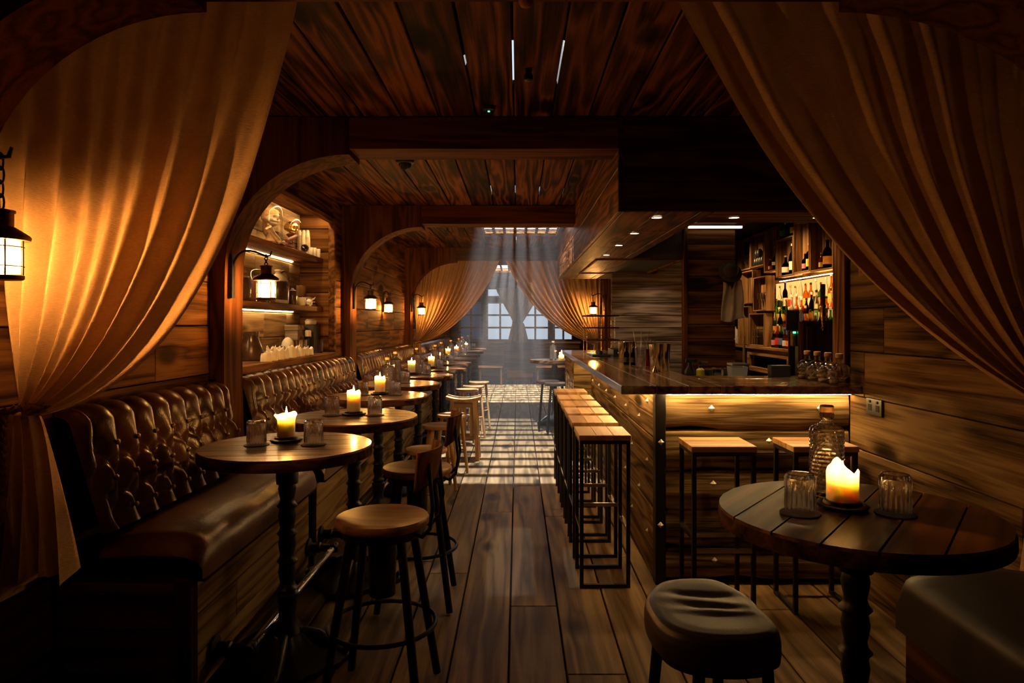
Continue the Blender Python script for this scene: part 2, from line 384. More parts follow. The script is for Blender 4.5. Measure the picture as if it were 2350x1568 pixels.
# ---------------------------------------------------------------- the room shell
ST = 'structure'
LX, RX, CZ = -1.68, 1.80, 2.545            # left wall, right wall, ceiling underside
FR = [(1.77, 2.02), (3.72, 3.97), (6.52, 6.77), (10.16, 10.41)]   # timber frames along the room
def boards(mb, fixed, lo, hi, a0, a1, b0, b1, pitch, along, normal, gap=.005, lens=(1.6, 3.2), jit=.12):
    # planks covering a rectangle: 'along' axis is their length, pitch their width, 'fixed' [lo, hi] their thickness
    b = b0
    while b < b1 - .01:
        w = pitch * random.uniform(1 - jit, 1 + jit); bb = min(b + w, b1)
        if b1 - bb < pitch * .35: bb = b1
        a = a0 - random.uniform(0, lens[0]) * .8
        while a < a1:
            e = a + random.uniform(*lens); s0, s1 = max(a, a0), min(e, a1)
            if s1 - s0 > .02:
                d = random.uniform(-.0015, .0015); q = {}
                q[along] = (s0 + gap * .3, s1 - gap * .3); q[normal] = (lo + d, hi + d)
                third = [k for k in 'XYZ' if k not in (along, normal)][0]; q[third] = (b + gap / 2, bb - gap / 2)
                mb.board(*q['X'], *q['Y'], *q['Z'], c=.003)
            a = e
        b = bb
    return mb
# floor
m = boards(MB(), None, -.03, 0, -1.5, 17.2, -2.4, 2.6, .235, 'Y', 'Z', gap=.008, lens=(2.2, 4.2), jit=.06)
floor = m.build('floor', 'floor wood', smooth=0, kind=ST)
MB().box(-2.4, 2.6, -1.5, 17.2, -.08, -.032).build('floor_underlay', 'dark slot', floor, smooth=0)
# ceiling planks, with a few open joints and two grating holes
P0, PITCH = -.02, .205
HOLES = [(-.43, .50, 6.82, 8.72), (-.50, .60, 13.1, 14.9)]
SLOTS = {-1: [(2.95, 3.15), (5.75, 6.1), (8.9, 9.6)], 0: [(2.80, 3.38), (4.60, 4.63), (5.75, 6.3), (8.9, 9.9)], 1: [(2.80, 3.38), (4.6, 4.63), (5.8, 6.1), (8.9, 10.0)],
         2: [(4.6, 4.63), (5.8, 6.1), (9.0, 9.9)], 3: [(5.8, 6.05), (9.0, 9.6)], -2: [(8.9, 9.3)], -3: [(7.8, 8.4), (9.0, 9.2)]}
mc = MB(); mbk = MB()
for k in range(-11, 13):
    x0, x1 = P0 + k * PITCH, P0 + (k + 1) * PITCH
    for (ya, yb) in ((-1.5, 1.77), (2.02, 3.72), (3.97, 6.52), (6.77, 10.16), (10.41, 13.2), (13.2, 17.2)):
        cut = [h for h in HOLES if h[0] < x1 - .02 and h[1] > x0 + .02 and ya < h[3] and yb > h[2]]
        segs = [(ya, yb)]
        for h in cut: segs = [(ya, h[2]), (h[3], yb)] if h[2] > ya else [(h[3], yb)]
        for (sa, sb) in segs:
            if sb - sa > .02:
                dz = random.uniform(0, .004)
                mc.board(x0 + .004, x1 - .004, sa, sb, CZ + dz, CZ + .03 + dz, c=.004)
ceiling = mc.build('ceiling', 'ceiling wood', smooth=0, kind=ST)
for k in range(-11, 13):                   # the roof deck above the planks, open only over the joints and gratings
    x0, x1 = P0 + k * PITCH, P0 + (k + 1) * PITCH
    spans = [(x0 + .006, x1 - .006, [h for h in HOLES if h[0] < x1 - .02 and h[1] > x0 + .02]), (x1 - .006, x1 + .006, None)]
    for (a, b, hs) in spans:
        cuts = [(h[2], h[3]) for h in hs] if hs is not None else SLOTS.get(k + 1, []) + [(h[2], h[3]) for h in HOLES if h[0] < x1 < h[1]]
        y = -1.5
        for (c0, c1) in sorted(cuts):
            if c0 > y: mbk.box(a, b, y, c0, CZ + .036, CZ + .08)
            y = max(y, c1)
        mbk.box(a, b, y, 17.2, CZ + .036, CZ + .08)
mbk.build('roof_deck', 'dark slot', ceiling, smooth=0)
wf = plain('baffle paint', (.45, .45, .44), .8)
for (x0, x1, y0, y1), zt in zip(HOLES, (3.15, 5.12)):      # added baffle walls above the gratings, blocking stray light between them
    g = MB()
    for (a, b, c, d) in ((x0 - .08, x0 - .03, y0 - .08, y1 + .08), (x1 + .03, x1 + .08, y0 - .08, y1 + .08), (x0 - .03, x1 + .03, y0 - .08, y0 - .03), (x0 - .03, x1 + .03, y1 + .03, y1 + .08)):
        g.box(a, b, c, d, CZ + .08, zt)
    g.build('light_baffle', 'baffle paint', ceiling, smooth=0)
for (x0, x1, y0, y1) in HOLES:
    g = MB(); n = 11 if y0 < 10 else 9
    for i in range(n + 1):
        y = y0 + (y1 - y0) * i / n; g.box(x0, x1, y - .030, y + .030, CZ + .020, CZ + .026)
    for i in range(8):
        x = x0 + (x1 - x0) * i / 7; g.box(x - .018, x + .018, y0 - .02, y1 + .02, CZ + .0265, CZ + .044)
    for (a, b, c, d) in ((x0 - .05, x0 + .01, y0 - .05, y1 + .05), (x1 - .01, x1 + .05, y0 - .05, y1 + .05), (x0, x1, y0 - .05, y0 + .01), (x0, x1, y1 - .01, y1 + .05)):
        g.box(a, b, c, d, CZ - .012, CZ + .05)
    tag(g.build('ceiling_grating', 'brown wood Y', smooth=0), 'wooden lattice ceiling grating open to daylight, ' + ('before the third timber beam' if y0 < 10 else 'behind the far curtains'), 'grating')
# outer walls
m = MB(); boards(m, None, LX - .03, LX, -1.4, 4.0, 0, CZ, .235, 'Y', 'X')
boards(m, None, LX - .03, LX, 4.0, 6.2, 0, 1.115, .235, 'Y', 'X'); boards(m, None, LX - .03, LX, 4.0, 6.2, 2.35, CZ, .2, 'Y', 'X')
boards(m, None, LX - .03, LX, 6.2, 17.0, 0, CZ, .235, 'Y', 'X')
wl = m.build('wall_left', 'wall wood Y', smooth=0, kind=ST)
m = MB(); m.box(LX - .1, LX - .032, -1.4, 3.95, 0, 2.6); m.box(LX - .1, LX - .032, 6.25, 17, 0, 2.6); m.box(LX - .1, LX - .032, 3.95, 6.25, 0, 1.08); m.box(LX - .1, LX - .032, 3.95, 6.25, 2.41, 2.6)
m.box(-2.06, -2.0, 3.9, 6.3, 1.0, 2.5); m.build('wall_backing', 'dark slot', wl, smooth=0)
# niche lining
m = MB(); boards(m, None, -2.0, -1.975, 4.0, 6.2, 1.115, 2.40, .2, 'Y', 'X', lens=(.35, .8))
m.build('niche_back', 'niche board Y', wl, smooth=0)
m = MB(); boards(m, None, 6.2, 6.225, -2.0, LX - .03, 1.115, 2.40, .2, 'X', 'Y', lens=(1, 2)); m.box(-2.0, LX - .03, 3.97, 4.0, 1.1, 2.40)
m.build('niche_side', 'wall wood X', wl, smooth=0)
MB().box(-2.0, LX - .03, 4.0, 6.2, 2.40, 2.42).build('niche_top', 'wall wood Y', wl, smooth=0)
m = MB(); m.board(LX - .035, LX + .02, 3.98, 6.24, 2.33, 2.37); m.board(LX - .035, LX + .02, 6.19, 6.24, 1.16, 2.33); m.build('niche_frame', 'brown wood Y', wl, smooth=0)
MB().box(-1.745, -1.725, 4.05, 6.15, 2.378, 2.387).build('niche_top_light', 'niche glow', wl, smooth=0)
m = MB(); m.board(-2.0, LX + .045, 3.98, 6.24, 1.115, 1.16); m.build('niche_ledge', 'brown wood Y', wl, smooth=0)
# right wall in front of the bar, with its end post
m = MB(); boards(m, None, RX, RX + .03, -1.4, 3.70, 0, CZ, .25, 'Y', 'X', lens=(1.8, 3.4)); m.build('wall_right', 'olive wall wood Y', smooth=0, kind=ST)
MB().box(RX + .032, RX + .1, -1.4, 3.70, 0, 2.6).build('wall_right_backing', 'dark slot', smooth=0, kind=ST)
MB().board(RX - .03, RX + .1, 3.70, 3.84, 1.10, 2.04).build('trim_post', 'brown wood Z', smooth=0, kind=ST)
# back-bar recess: back wall, far partition and the plank wall beyond the bar
m = MB(); boards(m, None, 3.38, 3.41, 3.84, 10.0, 0, 2.6, .2, 'Y', 'X'); m.build('wall_recess', 'wall wood Y', smooth=0, kind=ST)
m = MB(); boards(m, None, 6.46, 6.49, 1.60, 2.06, 0, 2.36, .155, 'X', 'Y', lens=(2, 3)); m.build('wall_partition', 'wall wood X', smooth=0, kind=ST)
m = MB(); m.board(1.565, 1.605, 6.44, 6.52, .0, 2.36); m.build('trim_partition_post', 'brown wood Z', smooth=0, kind=ST)
m = MB(); boards(m, None, 8.4, 8.43, 1.16, 2.3, 0, 2.03, .155, 'X', 'Y', lens=(2, 3)); m.box(1.16, 2.3, 8.44, 8.5, 0, 2.6).build('wall_bar_end', 'grey wood X', smooth=0, kind=ST)
MB().box(3.45, 3.5, 3.8, 10.3, -.1, 2.7).box(1.9, 3.5, 3.80, 3.835, -.1, 2.7).box(2.1, 3.5, 10.0, 10.05, -.1, 2.7).box(2.1, 3.5, 3.8, 10.3, 2.62, 2.68).box(2.6, 3.5, 3.8, 10.3, -.1, -.03).box(2.3, 2.36, -1.5, 3.84, -.1, 2.62).box(2.3, 2.36, 10.0, 17, -.1, 2.62).box(-2.2, -2.14, -1.5, 17, -.1, 2.62).box(-2.2, -1.7, 16.95, 17, 0, 2.62).box(1.6, 2.36, 16.95, 17, 0, 2.62).box(-2.2, 2.36, -1.56, -1.5, -.1, 2.62).build('light_block_shell', 'dark slot', smooth=0, kind=ST)  # added unseen slabs keeping sky light out, plus recess walls and ceiling
MB().box(1.60, 2.06, 6.50, 6.54, 0, 2.54).build('wall_partition_back', 'dark wood X', smooth=0, kind=ST)
# far room: right wall, back wall with windows, wall behind the camera
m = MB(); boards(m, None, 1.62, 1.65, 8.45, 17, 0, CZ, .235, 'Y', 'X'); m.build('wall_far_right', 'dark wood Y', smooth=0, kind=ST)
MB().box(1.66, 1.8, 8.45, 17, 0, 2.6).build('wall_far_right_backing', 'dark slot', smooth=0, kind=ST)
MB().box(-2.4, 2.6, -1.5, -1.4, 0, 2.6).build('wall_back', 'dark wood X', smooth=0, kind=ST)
YB = 16.9
wins = [(-1.43, -.88, 1.0, 1.93, 2, 3), (-.755, -.11, 1.0, 1.93, 2, 3), (.10, .77, 1.0, 1.93, 2, 3), (.90, 1.36, 1.0, 1.93, 2, 3)]
m = MB(); xs = [-1.75] + [v for w in wins for v in (w[0], w[1])] + [1.62]
m.box(-1.75, 1.7, YB, YB + .12, 0, 1.0); m.box(-1.75, 1.7, YB, YB + .12, 2.28, 2.6)
for i in range(0, len(xs), 2): m.box(xs[i], xs[i + 1], YB, YB + .12, 1.0, 2.28)
for w in wins: m.box(w[0], w[1], YB, YB + .12, 1.93, 2.07)
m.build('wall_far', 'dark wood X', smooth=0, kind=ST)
for i, (x0, x1, z0, z1, nc, nr) in enumerate(wins):
    f = MB(); t = .022
    for (za, zb, c, r_) in ((z0, z1, nc, nr), (2.07, 2.28, 1, 1)):
        for k in range(c + 1): xx = x0 + (x1 - x0) * k / c; f.box(xx - t, xx + t, YB - .03, YB + .05, za, zb)
        for k in range(r_ + 1): zz = za + (zb - za) * k / r_; f.box(x0, x1, YB - .025, YB + .045, zz - t, zz + t)
    fo = f.build('window_%d' % (i + 1), 'brown wood X', smooth=0, kind=ST)
    p = MB().box(x0, x1, YB + .005, YB + .012, z0, z1).box(x0, x1, YB + .005, YB + .012, 2.07, 2.28).build('window_pane', 'dim window glass' if i in (0,) else 'window glass', fo, smooth=0)
MB().board(-1.6, 1.5, YB - .09, YB, .96, .995).build('trim_window_sill', 'brown wood X', smooth=0, kind=ST)
MB().board(-1.7, 1.6, 16.3, 16.55, 2.28, 2.54).build('trim_far_header', 'dark wood X', smooth=0, kind=ST)
# timber frames: post with a curved knee on each side, and the cross beam
def knee(x_in, sgn, x_out, ya, yb, zbot, z_spring, x_beam, zbeam, name):
    pts = []
    for i in range(9):                      # gently bowed post
        t = i / 8; z = zbot + (z_spring - zbot) * t; pts.append((x_in + sgn * .05 * (1 - t) ** 2 - sgn * .012 * math.sin(PI * t), z))
    for i in range(1, 17):
        a = PI / 2 * i / 16; pts.append((x_beam - (x_beam - x_in) * math.cos(a), z_spring + (zbeam - .03 - z_spring) * math.sin(a)))
    pts += [(x_beam, zbeam + .02), (x_beam, CZ), (x_out, CZ), (x_out, zbot)]
    if sgn < 0: pts.reverse()
    m = MB().prism(pts, lambda u, v, w: (u, w, v), ya, yb)
    return m.build(name, 'beam wood Z', smooth=30, kind=ST)
for i, (ya, yb) in enumerate(FR):
    knee(-1.595, 1, LX + .001, ya, yb, 0, 1.72, -.92, 2.37, 'trim_frame_left_%d' % (i + 1))
    x1 = {0: .95, 1: .55, 2: .55, 3: .95}[i]
    MB().board(-.92, x1, ya, yb, 2.37, CZ).build('trim_beam_%d' % (i + 1), 'beam wood X', smooth=0, kind=ST)
    if i == 0: knee(1.74, -1, RX - .001, ya, yb, 0, 1.72, .95, 2.37, 'trim_frame_right_1')
MB().board(1.29, 1.60, 10.16, 10.41, 0, CZ).build('trim_frame_right_4', 'brown wood Z', smooth=0, kind=ST)
MB().board(.55, 1.3, 10.16, 10.41, 2.37, CZ).build('trim_beam_far', 'dark wood X', smooth=0, kind=ST)
# the plank clad soffit over the bar: front face, side face, underside ring, raised dark centre
SB = 2.03
m = MB(); boards(m, None, 3.72, 3.745, .575, RX + .3, SB, CZ, .175, 'X', 'Y', lens=(3, 5)); m.board(.55, .575, 3.72, 3.745, SB, CZ)
sf = m.build('ceiling_soffit_front', 'dark wood X', smooth=0, kind=ST)
m = MB(); boards(m, None, .55, .575, 3.745, 9.4, SB, CZ, .26, 'Y', 'X', lens=(1.5, 3)); m.build('ceiling_soffit_side', 'lit soffit wood', smooth=0, kind=ST)
m = MB(); boards(m, None, SB, SB + .025, 3.745, 9.4, .575, 1.08, .21, 'Y', 'Z', lens=(1.5, 3)); m.build('ceiling_soffit_underside', 'lit soffit wood', smooth=0, kind=ST)
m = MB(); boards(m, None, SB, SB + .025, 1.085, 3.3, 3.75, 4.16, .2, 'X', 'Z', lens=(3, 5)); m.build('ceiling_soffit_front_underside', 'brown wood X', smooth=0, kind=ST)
m = MB(); m.box(1.08, 1.10, 4.16, 6.46, SB + .03, 2.36); m.box(1.1, 3.3, 4.14, 4.16, SB + .03, 2.6); m.box(1.08, 1.6, 6.46, 6.48, SB, 2.36); m.box(1.08, 2.06, 4.14, 6.5, 2.36, 2.40)
m.build('ceiling_raised_panel', 'hood panel', smooth=0, kind=ST)
m = MB(); m.box(.78, 1.56, 6.50, 8.25, SB + .005, SB + .03); m.build('ceiling_hood_panel', 'black paint', smooth=0, kind=ST)
m = MB(); m.board(.74, 1.57, 6.475, 6.50, SB - .012, SB + .03); m.board(.74, .765, 6.5, 8.27, SB - .012, SB + .03); m.board(1.555, 1.58, 6.5, 8.27, SB - .012, SB + .03); m.board(.74, 1.57, 8.25, 8.275, SB - .012, SB + .03)
m.build('trim_hood_edge', 'brown wood X', smooth=0, kind=ST)
MB().box(1.085, 1.60, 6.5, 8.45, SB + .05, 2.5).build('ceiling_soffit_core', 'black paint', smooth=0, kind=ST)
m = MB(); boards(m, None, SB, SB + .02, 1.085, 1.7, 8.28, 9.4, .2, 'X', 'Z'); m.build('ceiling_soffit_end', 'dark wood X', smooth=0, kind=ST)
MB().board(1.12, 2.1, 4.17, 4.21, 2.315, 2.345).build('ceiling_soffit_rail', 'brown wood X', smooth=0, kind=ST)
# ---------------------------------------------------------------- builders
def bez(P, t):
    a = (1 - t); return a ** 3 * P[0][0] + 3 * a * a * t * P[1][0] + 3 * a * t * t * P[2][0] + t ** 3 * P[3][0], a ** 3 * P[0][1] + 3 * a * a * t * P[1][1] + 3 * a * t * t * P[2][1] + t ** 3 * P[3][1]
def curtain(name, label, inner, outer, Y, folds, amp, tail=None, nu=200, nv=60, seed=1, rope=True, group=None, ring=.055, cloth='linen'):
    rn = random.Random(seed); ph = [rn.uniform(0, 6.28) for _ in range(6)]
    t0 = thing(name, label, 'curtain', (0, Y, 0), 0, group)
    tie = ((inner[3][0] + outer[3][0]) / 2, (inner[3][1] + outer[3][1]) / 2)
    def fold(u, t):
        x = u * folds * 2 * PI + 1.1 * math.sin(u * 9 + ph[0]) + .45 * math.sin(u * 17 + ph[1]) + .5 * math.sin(t * 3.0 + u * 5 + ph[2])
        f = math.sin(x) + .14 * math.sin(2 * x + 1.2 + ph[3]) + .05 * math.sin(3 * x + 2.0 * t)
        return f * (.75 + .35 * math.sin(u * 13 + ph[4]))
    def fn(u, t):
        P = [((1 - u) * inner[k][0] + u * outer[k][0], (1 - u) * inner[k][1] + u * outer[k][1]) for k in range(4)]
        x, z = bez(P, t)
        A = amp * (.55 + .9 * t - 1.05 * t ** 3)
        y = -A * fold(u, t)
        z += .010 * math.sin(u * 40 + t * 6 + ph[5]) * t * (1 - t)
        y += .006 * math.sin(u * 61 + t * 19) * (1 - t)
        return (x, y, z)
    obj_ = MB().grid(fn, nu, nv).build('drape', cloth, t0, smooth=180)
    if tail:
        wt, zb, dx, zz = tail
        def fn2(u, t):
            w = .10 + (wt - .10) * t ** .7
            x = tie[0] + dx * t + (u - .5) * w; z = tie[1] - .01 - (tie[1] - zb + zz * math.sin(u * 5.0 + 1)) * t
            y = -.045 * (.45 + t) * (math.sin(u * 4.4 * 2 * PI + ph[1] + t) + .4 * math.sin(u * 9.1 * 2 * PI + ph[2])) - .02
            return (x, y, z)
        MB().grid(fn2, 70, 30).build('tail', cloth, t0, smooth=180)
    if rope:
        pts = [(tie[0] + (ring + .012 * math.sin(a * 3)) * math.cos(a), -.02 + ring * 1.05 * math.sin(a), tie[1] + .02 * math.cos(a + .6)) for a in [2 * PI * i / 24 for i in range(24)]]
        m = MB()
        for off in (0, PI):
            m.tube([(p[0] + .007 * math.cos(i * 1.9 + off), p[1] + .007 * math.sin(i * 1.9 + off) * .6, p[2] + .008 * math.sin(i * 1.9 + off)) for i, p in enumerate(pts)], .0085, 6, closed=True)
        if tail:
            for k in (0, 1):
                px_ = tie[0] - .035 + .03 * k; ln = .30 - .05 * k
                for off in (0, PI):
                    m.tube([(px_ + .006 * math.cos(i * 1.5 + off) - .012 * i / 20, -.085 + .006 * math.sin(i * 1.5 + off), tie[1] - ln * i / 20) for i in range(21)], .007, 6)
                m.lathe([(.008, 0), (.017, -.012), (.014, -.03), (.02, -.075), (.004, -.085)], 10, (px_ - .012, -.085, tie[1] - ln))
        m.build('tie_rope', 'rope', t0, smooth=60)
    return t0
def lantern(label, loc, wall_dx, chain=.16, wall_z=.0, group='lanterns hanging on the timber frames', power=None, arm=True):
    # origin at the middle of the glass; wall_dx: vector x from the glass to its bracket plate
    t = thing('wall_lantern', label, 'lantern', loc, 0, group)
    m = MB(); m.lathe([(.050, -.062), (.054, -.058), (.054, -.050), (.046, -.046)], 24)
    m.build('base_ring', 'aged metal', t)
    MB().lathe([(.044, -.046), (.045, 0), (.044, .046)], 24, cap=False).build('lamp_glass', 'frosted glass', t)
    MB().lathe([(.003, -.046), (.006, -.03), (.012, -.016), (.017, .002), (.014, .016), (.006, .024), (.0005, .026)], 16).build('bulb', 'lantern bulb', t, smooth=180)
    m = MB()
    for k in range(6):
        a = k * PI / 3 + .3; m.tube([(.052 * math.cos(a), .052 * math.sin(a), -.05), (.052 * math.cos(a), .052 * math.sin(a), .05)], .0022, 6)
    for zz in (-.025, .028): m.tube([(.053 * math.cos(a), .053 * math.sin(a), zz) for a in [2 * PI * i / 24 for i in range(24)]], .0016, 5, closed=True)
    m.build('cage', 'aged metal', t)
    m = MB().lathe([(.068, .046), (.070, .054), (.066, .060), (.040, .078), (.030, .084), (.030, .12), (.034, .122), (.034, .128), (.012, .132)], 24)
    m.build('cap', 'aged metal', t)
    m = MB(); z = .13; n = 4; st = (chain) / n
    for k in range(n):
        cz = z + st * (k + .5); ax = k % 2
        m.tube([((.009 * math.cos(a)) * (1 - ax), (.009 * math.cos(a)) * ax, cz + (st * .62) * math.sin(a)) for a in [2 * PI * i / 12 for i in range(12)]], .0028, 6, closed=True)
    m.build('chain', 'iron', t)
    if arm:
        ht = .13 + chain; s = 1 if wall_dx > 0 else -1; L = abs(wall_dx)
        m = MB(); pts = [(-s * .03, 0, ht + .02), (-s * .022, 0, ht - .006), (0, 0, ht - .008)]
        for i in range(1, 12):
            q = i / 11; a = q * PI / 2; pts.append((s * (L - .012) * math.sin(a) ** .9, 0, ht - .008 + .05 * math.sin(q * PI) - (.10) * (1 - math.cos(a))))
        pts.append((s * (L - .012), 0, ht - .19))
        m.tube(pts, [.004] + [.006] * (len(pts) - 1), 8); m.build('hook_arm', 'iron', t)
        MB().box(min(s * L, s * (L - .02)), max(s * L, s * (L - .02)), -.022, .022, ht - .24, ht + .0).build('wall_plate', 'iron', t, smooth=0)
    return t
def disc_planks(mb, r, n, z0, z1, gap=.005, ang=0.):
    for i in range(n):
        a, b = -r + 2 * r * i / n, -r + 2 * r * (i + 1) / n
        a += gap / 2; b -= gap / 2
        a = max(a, -r + .002); b = min(b, r - .002); K = 10; up = []; lo = []
        for k in range(K + 1):
            v = a + (b - a) * k / K; h = math.sqrt(max(0, r * r - v * v)); up.append((h, v)); lo.append((-h, v))
        poly = lo + up[::-1]; ca, sa = math.cos(ang), math.sin(ang)
        poly = [(p[0] * ca - p[1] * sa, p[0] * sa + p[1] * ca) for p in poly][::-1]
        mb.prism(poly, lambda u, v, w: (u, v, w), z0, z1)
    return mb
def make_table(label, loc, rz, r=.345, H=.91, group='round plank tables', light=True):
    t = thing('round_table', label, 'table', loc, rz, group)
    disc_planks(MB(), r, 6, H - .022, H).build('tabletop', 'table wood', t, smooth=25)
    m = MB().lathe([(r - .012, H - .045), (r + .002, H - .045), (r + .004, H - .038), (r + .003, H - .012), (r - .0005, H - .008), (r - .012, H - .018)], 64)
    m.build('rim', 'dark wood X', t)
    m = MB()
    for a in (0, PI / 2): 
        M = Matrix.Rotation(a, 4, 'Z'); m.box(-.24, .24, -.025, .025, H - .05, H - .024, M)
    m.build('underframe', 'iron', t, smooth=0)
    prof = [(.075, .10), (.062, .13), (.040, .17), (.034, .21), (.040, .25), (.046, .29)]
    z = .30
    while z < H - .22:
        prof += [(.033, z), (.043, z + .012), (.033, z + .024), (.029, z + .04), (.034, z + .065), (.037, z + .085), (.033, z + .105)]; z += .115
    prof += [(.030, z), (.044, H - .16), (.046, H - .12), (.036, H - .085), (.05, H - .06), (.05, H - .045)]
    MB().lathe(prof, 20).build('pedestal', 'iron', t, smooth=50)
    m = MB().lathe([(.225, .0), (.23, .025), (.19, .055), (.13, .075), (.10, .10), (.075, .13)], 40, rib=lambda i, a: 1 + .10 * math.cos(4 * a) + .035 * math.cos(16 * a))
    for k in range(4):
        a = k * PI / 2; ca, sa = math.cos(a), math.sin(a)
        m.tube([(rr * ca, rr * sa, zz) for rr, zz in ((.06, .13), (.12, .11), (.17, .075), (.21, .04), (.245, .03), (.255, .045), (.24, .06))], [.02, .026, .028, .026, .022, .018, .012], 10)
    m.build('base', 'iron', t, smooth=50)
    return t
def tumbler_mesh():
    prof = [(.0385, .002), (.0390, .012), (.0385, .040), (.0375, .062), (.0385, .066), (.0385, .090), (.034, .098), (.030, .0985), (.004, .097)]
    inner = [(.004, .086), (.030, .086), (.0335, .078), (.0345, .062), (.0355, .040), (.0362, .012), (.0365, .002)]
    N1 = len(prof)
    def rib(i, a):
        if 1 <= i <= 3: return 1 + .028 * math.cos(20 * a)
        if 4 <= i <= 5: return 1 + .045 * math.cos(14 * a + (i % 2) * PI)
        return 1
    m = MB().lathe(prof + inner, 96, rib=rib, cap=False); n = 96; L = len(prof + inner) - 1
    m.f += [(L * n + k, L * n + (k + 1) % n, (k + 1) % n, k) for k in range(n)]
    m.f.append(tuple((N1 - 1) * n + k for k in range(n))); m.f.append(tuple(N1 * n + k for k in range(n - 1, -1, -1)))
    # drop the thin tubes joining the two caps
    m.f = [f for f in m.f if not (len(f) == 4 and all((N1 - 1) * n <= q < (N1 + 1) * n for q in f))]
    return m
PROTO = {}
def tumbler(label, loc, rz=0., group='upside-down tumblers on the tables'):
    if 'tumbler' in PROTO: return copy_tree(PROTO['tumbler'], label, loc, rz)
    t = thing('glass_tumbler', label, 'glass', loc, rz, group); PROTO['tumbler'] = t
    tumbler_mesh().build('glass_body', 'clear glass', t, smooth=50).location = (0, 0, .004)
    return t
def coaster(label, loc):
    if 'coaster' in PROTO: return copy_tree(PROTO['coaster'], label, loc)
    o = MB().lathe([(.050, 0), (.052, .0015), (.050, .0035)], 32).build('coaster', 'felt', None); o.location = loc
    PROTO['coaster'] = o; return tag(o, label, 'coaster', 'coasters under the tumblers')
def make_candle(label, loc, h=.085, r=.037, kind=0, power=5.0, group='lit pillar candles on the tables', shade='wax'):
    t = thing('pillar_candle', label, 'candle', loc, random.uniform(0, 6), group)
    rn = random.Random(int(loc[1] * 100) + kind)
    ph = [rn.uniform(0, 6.28) for _ in range(3)]
    low = .55 if kind != 2 else .35
    def rimz(a):
        if kind == 2: return .035 * max(0, math.cos(a - ph[0])) ** 1.2 + .018 * max(0, math.sin(3 * a + ph[1])) + .006
        return .012 + .005 * math.sin(2 * a + ph[0]) + .003 * math.sin(5 * a + ph[1])
    flare = .012 if kind == 1 else .001
    def fn(u, v):
        a = 2 * PI * u
        if v < .5:                      # outside wall
            q = v / .5; rr = r * (1 + .015 * math.sin(7 * a + ph[2])) + flare * max(0, (q - .75) / .25) * (1 + .6 * math.sin(3 * a + ph[1]))
            z = q * (h + rimz(a))
        else:                            # inside: down to the pool
            q = (v - .5) / .5; rr = (r - .004 + flare * (1 - q)) * (1 - q) if q > .35 else (r - .003 - .006 * q + flare * (1 - q / .35))
            if q > .35: rr = (r - .006) * (1 - (q - .35) / .65)
            z = h + rimz(a) * (1 - min(1, q / .35)) - .010 * min(1, q / .35)
        return (max(rr, .0005) * math.cos(a), max(rr, .0005) * math.sin(a), z)
    MB().grid(fn, 40, 28, cu=True).build('wax_body', shade, t, smooth=70)
    MB().tube([(0, 0, h - .012), (.001, 0, h + .006)], .0012, 6).build('wick', 'black paint', t)
    MB().lathe([(.0008, 0), (.0042, .005), (.0055, .012), (.0045, .021), (.0022, .031), (.0004, .042)], 14, (.001, 0, h + .002)).build('flame', 'flame', t, smooth=180)
    point_light('candle_light', (0, 0, h + .028), power, WARM, .012, t)
    return t
def make_holder(label, loc):
    if 'holder' in PROTO: return copy_tree(PROTO['holder'], label, loc)
    o = MB().lathe([(.045, 0), (.062, .002), (.066, .010), (.060, .013), (.050, .012), (.047, .020), (.043, .021)], 28, rib=lambda i, a: 1 + .05 * math.sin(9 * a) * (1 if 0 < i < 4 else 0)).build('candle_holder', 'iron', None)
    o.location = loc; PROTO['holder'] = o
    return tag(o, label, 'candle holder', 'dark holders under the candles')
def make_decanter(label, loc, rz=0.):
    if 'decanter' in PROTO: return copy_tree(PROTO['decanter'], label, loc, rz)
    t = thing('glass_decanter', label, 'decanter', loc, rz, 'glass water bottles on the tables'); PROTO['decanter'] = t
    pr = [(.044, .0), (.0475, .004)]
    k = 0; z = .012
    while z < .185: pr += [(.0475, z), (.0455, z + .006)]; z += .012
    pr += [(.0475, .188), (.045, .196), (.034, .203), (.019, .208), (.0165, .214), (.017, .222), (.021, .226), (.021, .236), (.019, .240)]
    inner = [(.014, .240), (.013, .215), (.016, .205), (.03, .199), (.0425, .190), (.0425, .012), (.03, .008), (.002, .008)]
    MB().lathe(pr + inner, 40, rib=lambda i, a: 1 + (.028 * (1 if math.cos(20 * a + (i // 2 % 2) * PI) > 0 else -1) if 1 < i < len(pr) - 9 else 0)).build('glass_body', 'bottle glass', t, smooth=40)
    MB().lathe([(.012, .226), (.0135, .242), (.019, .243), (.020, .258), (.017, .262)], 18).build('stopper', 'cork', t)
    return t
BAR_Z = .82
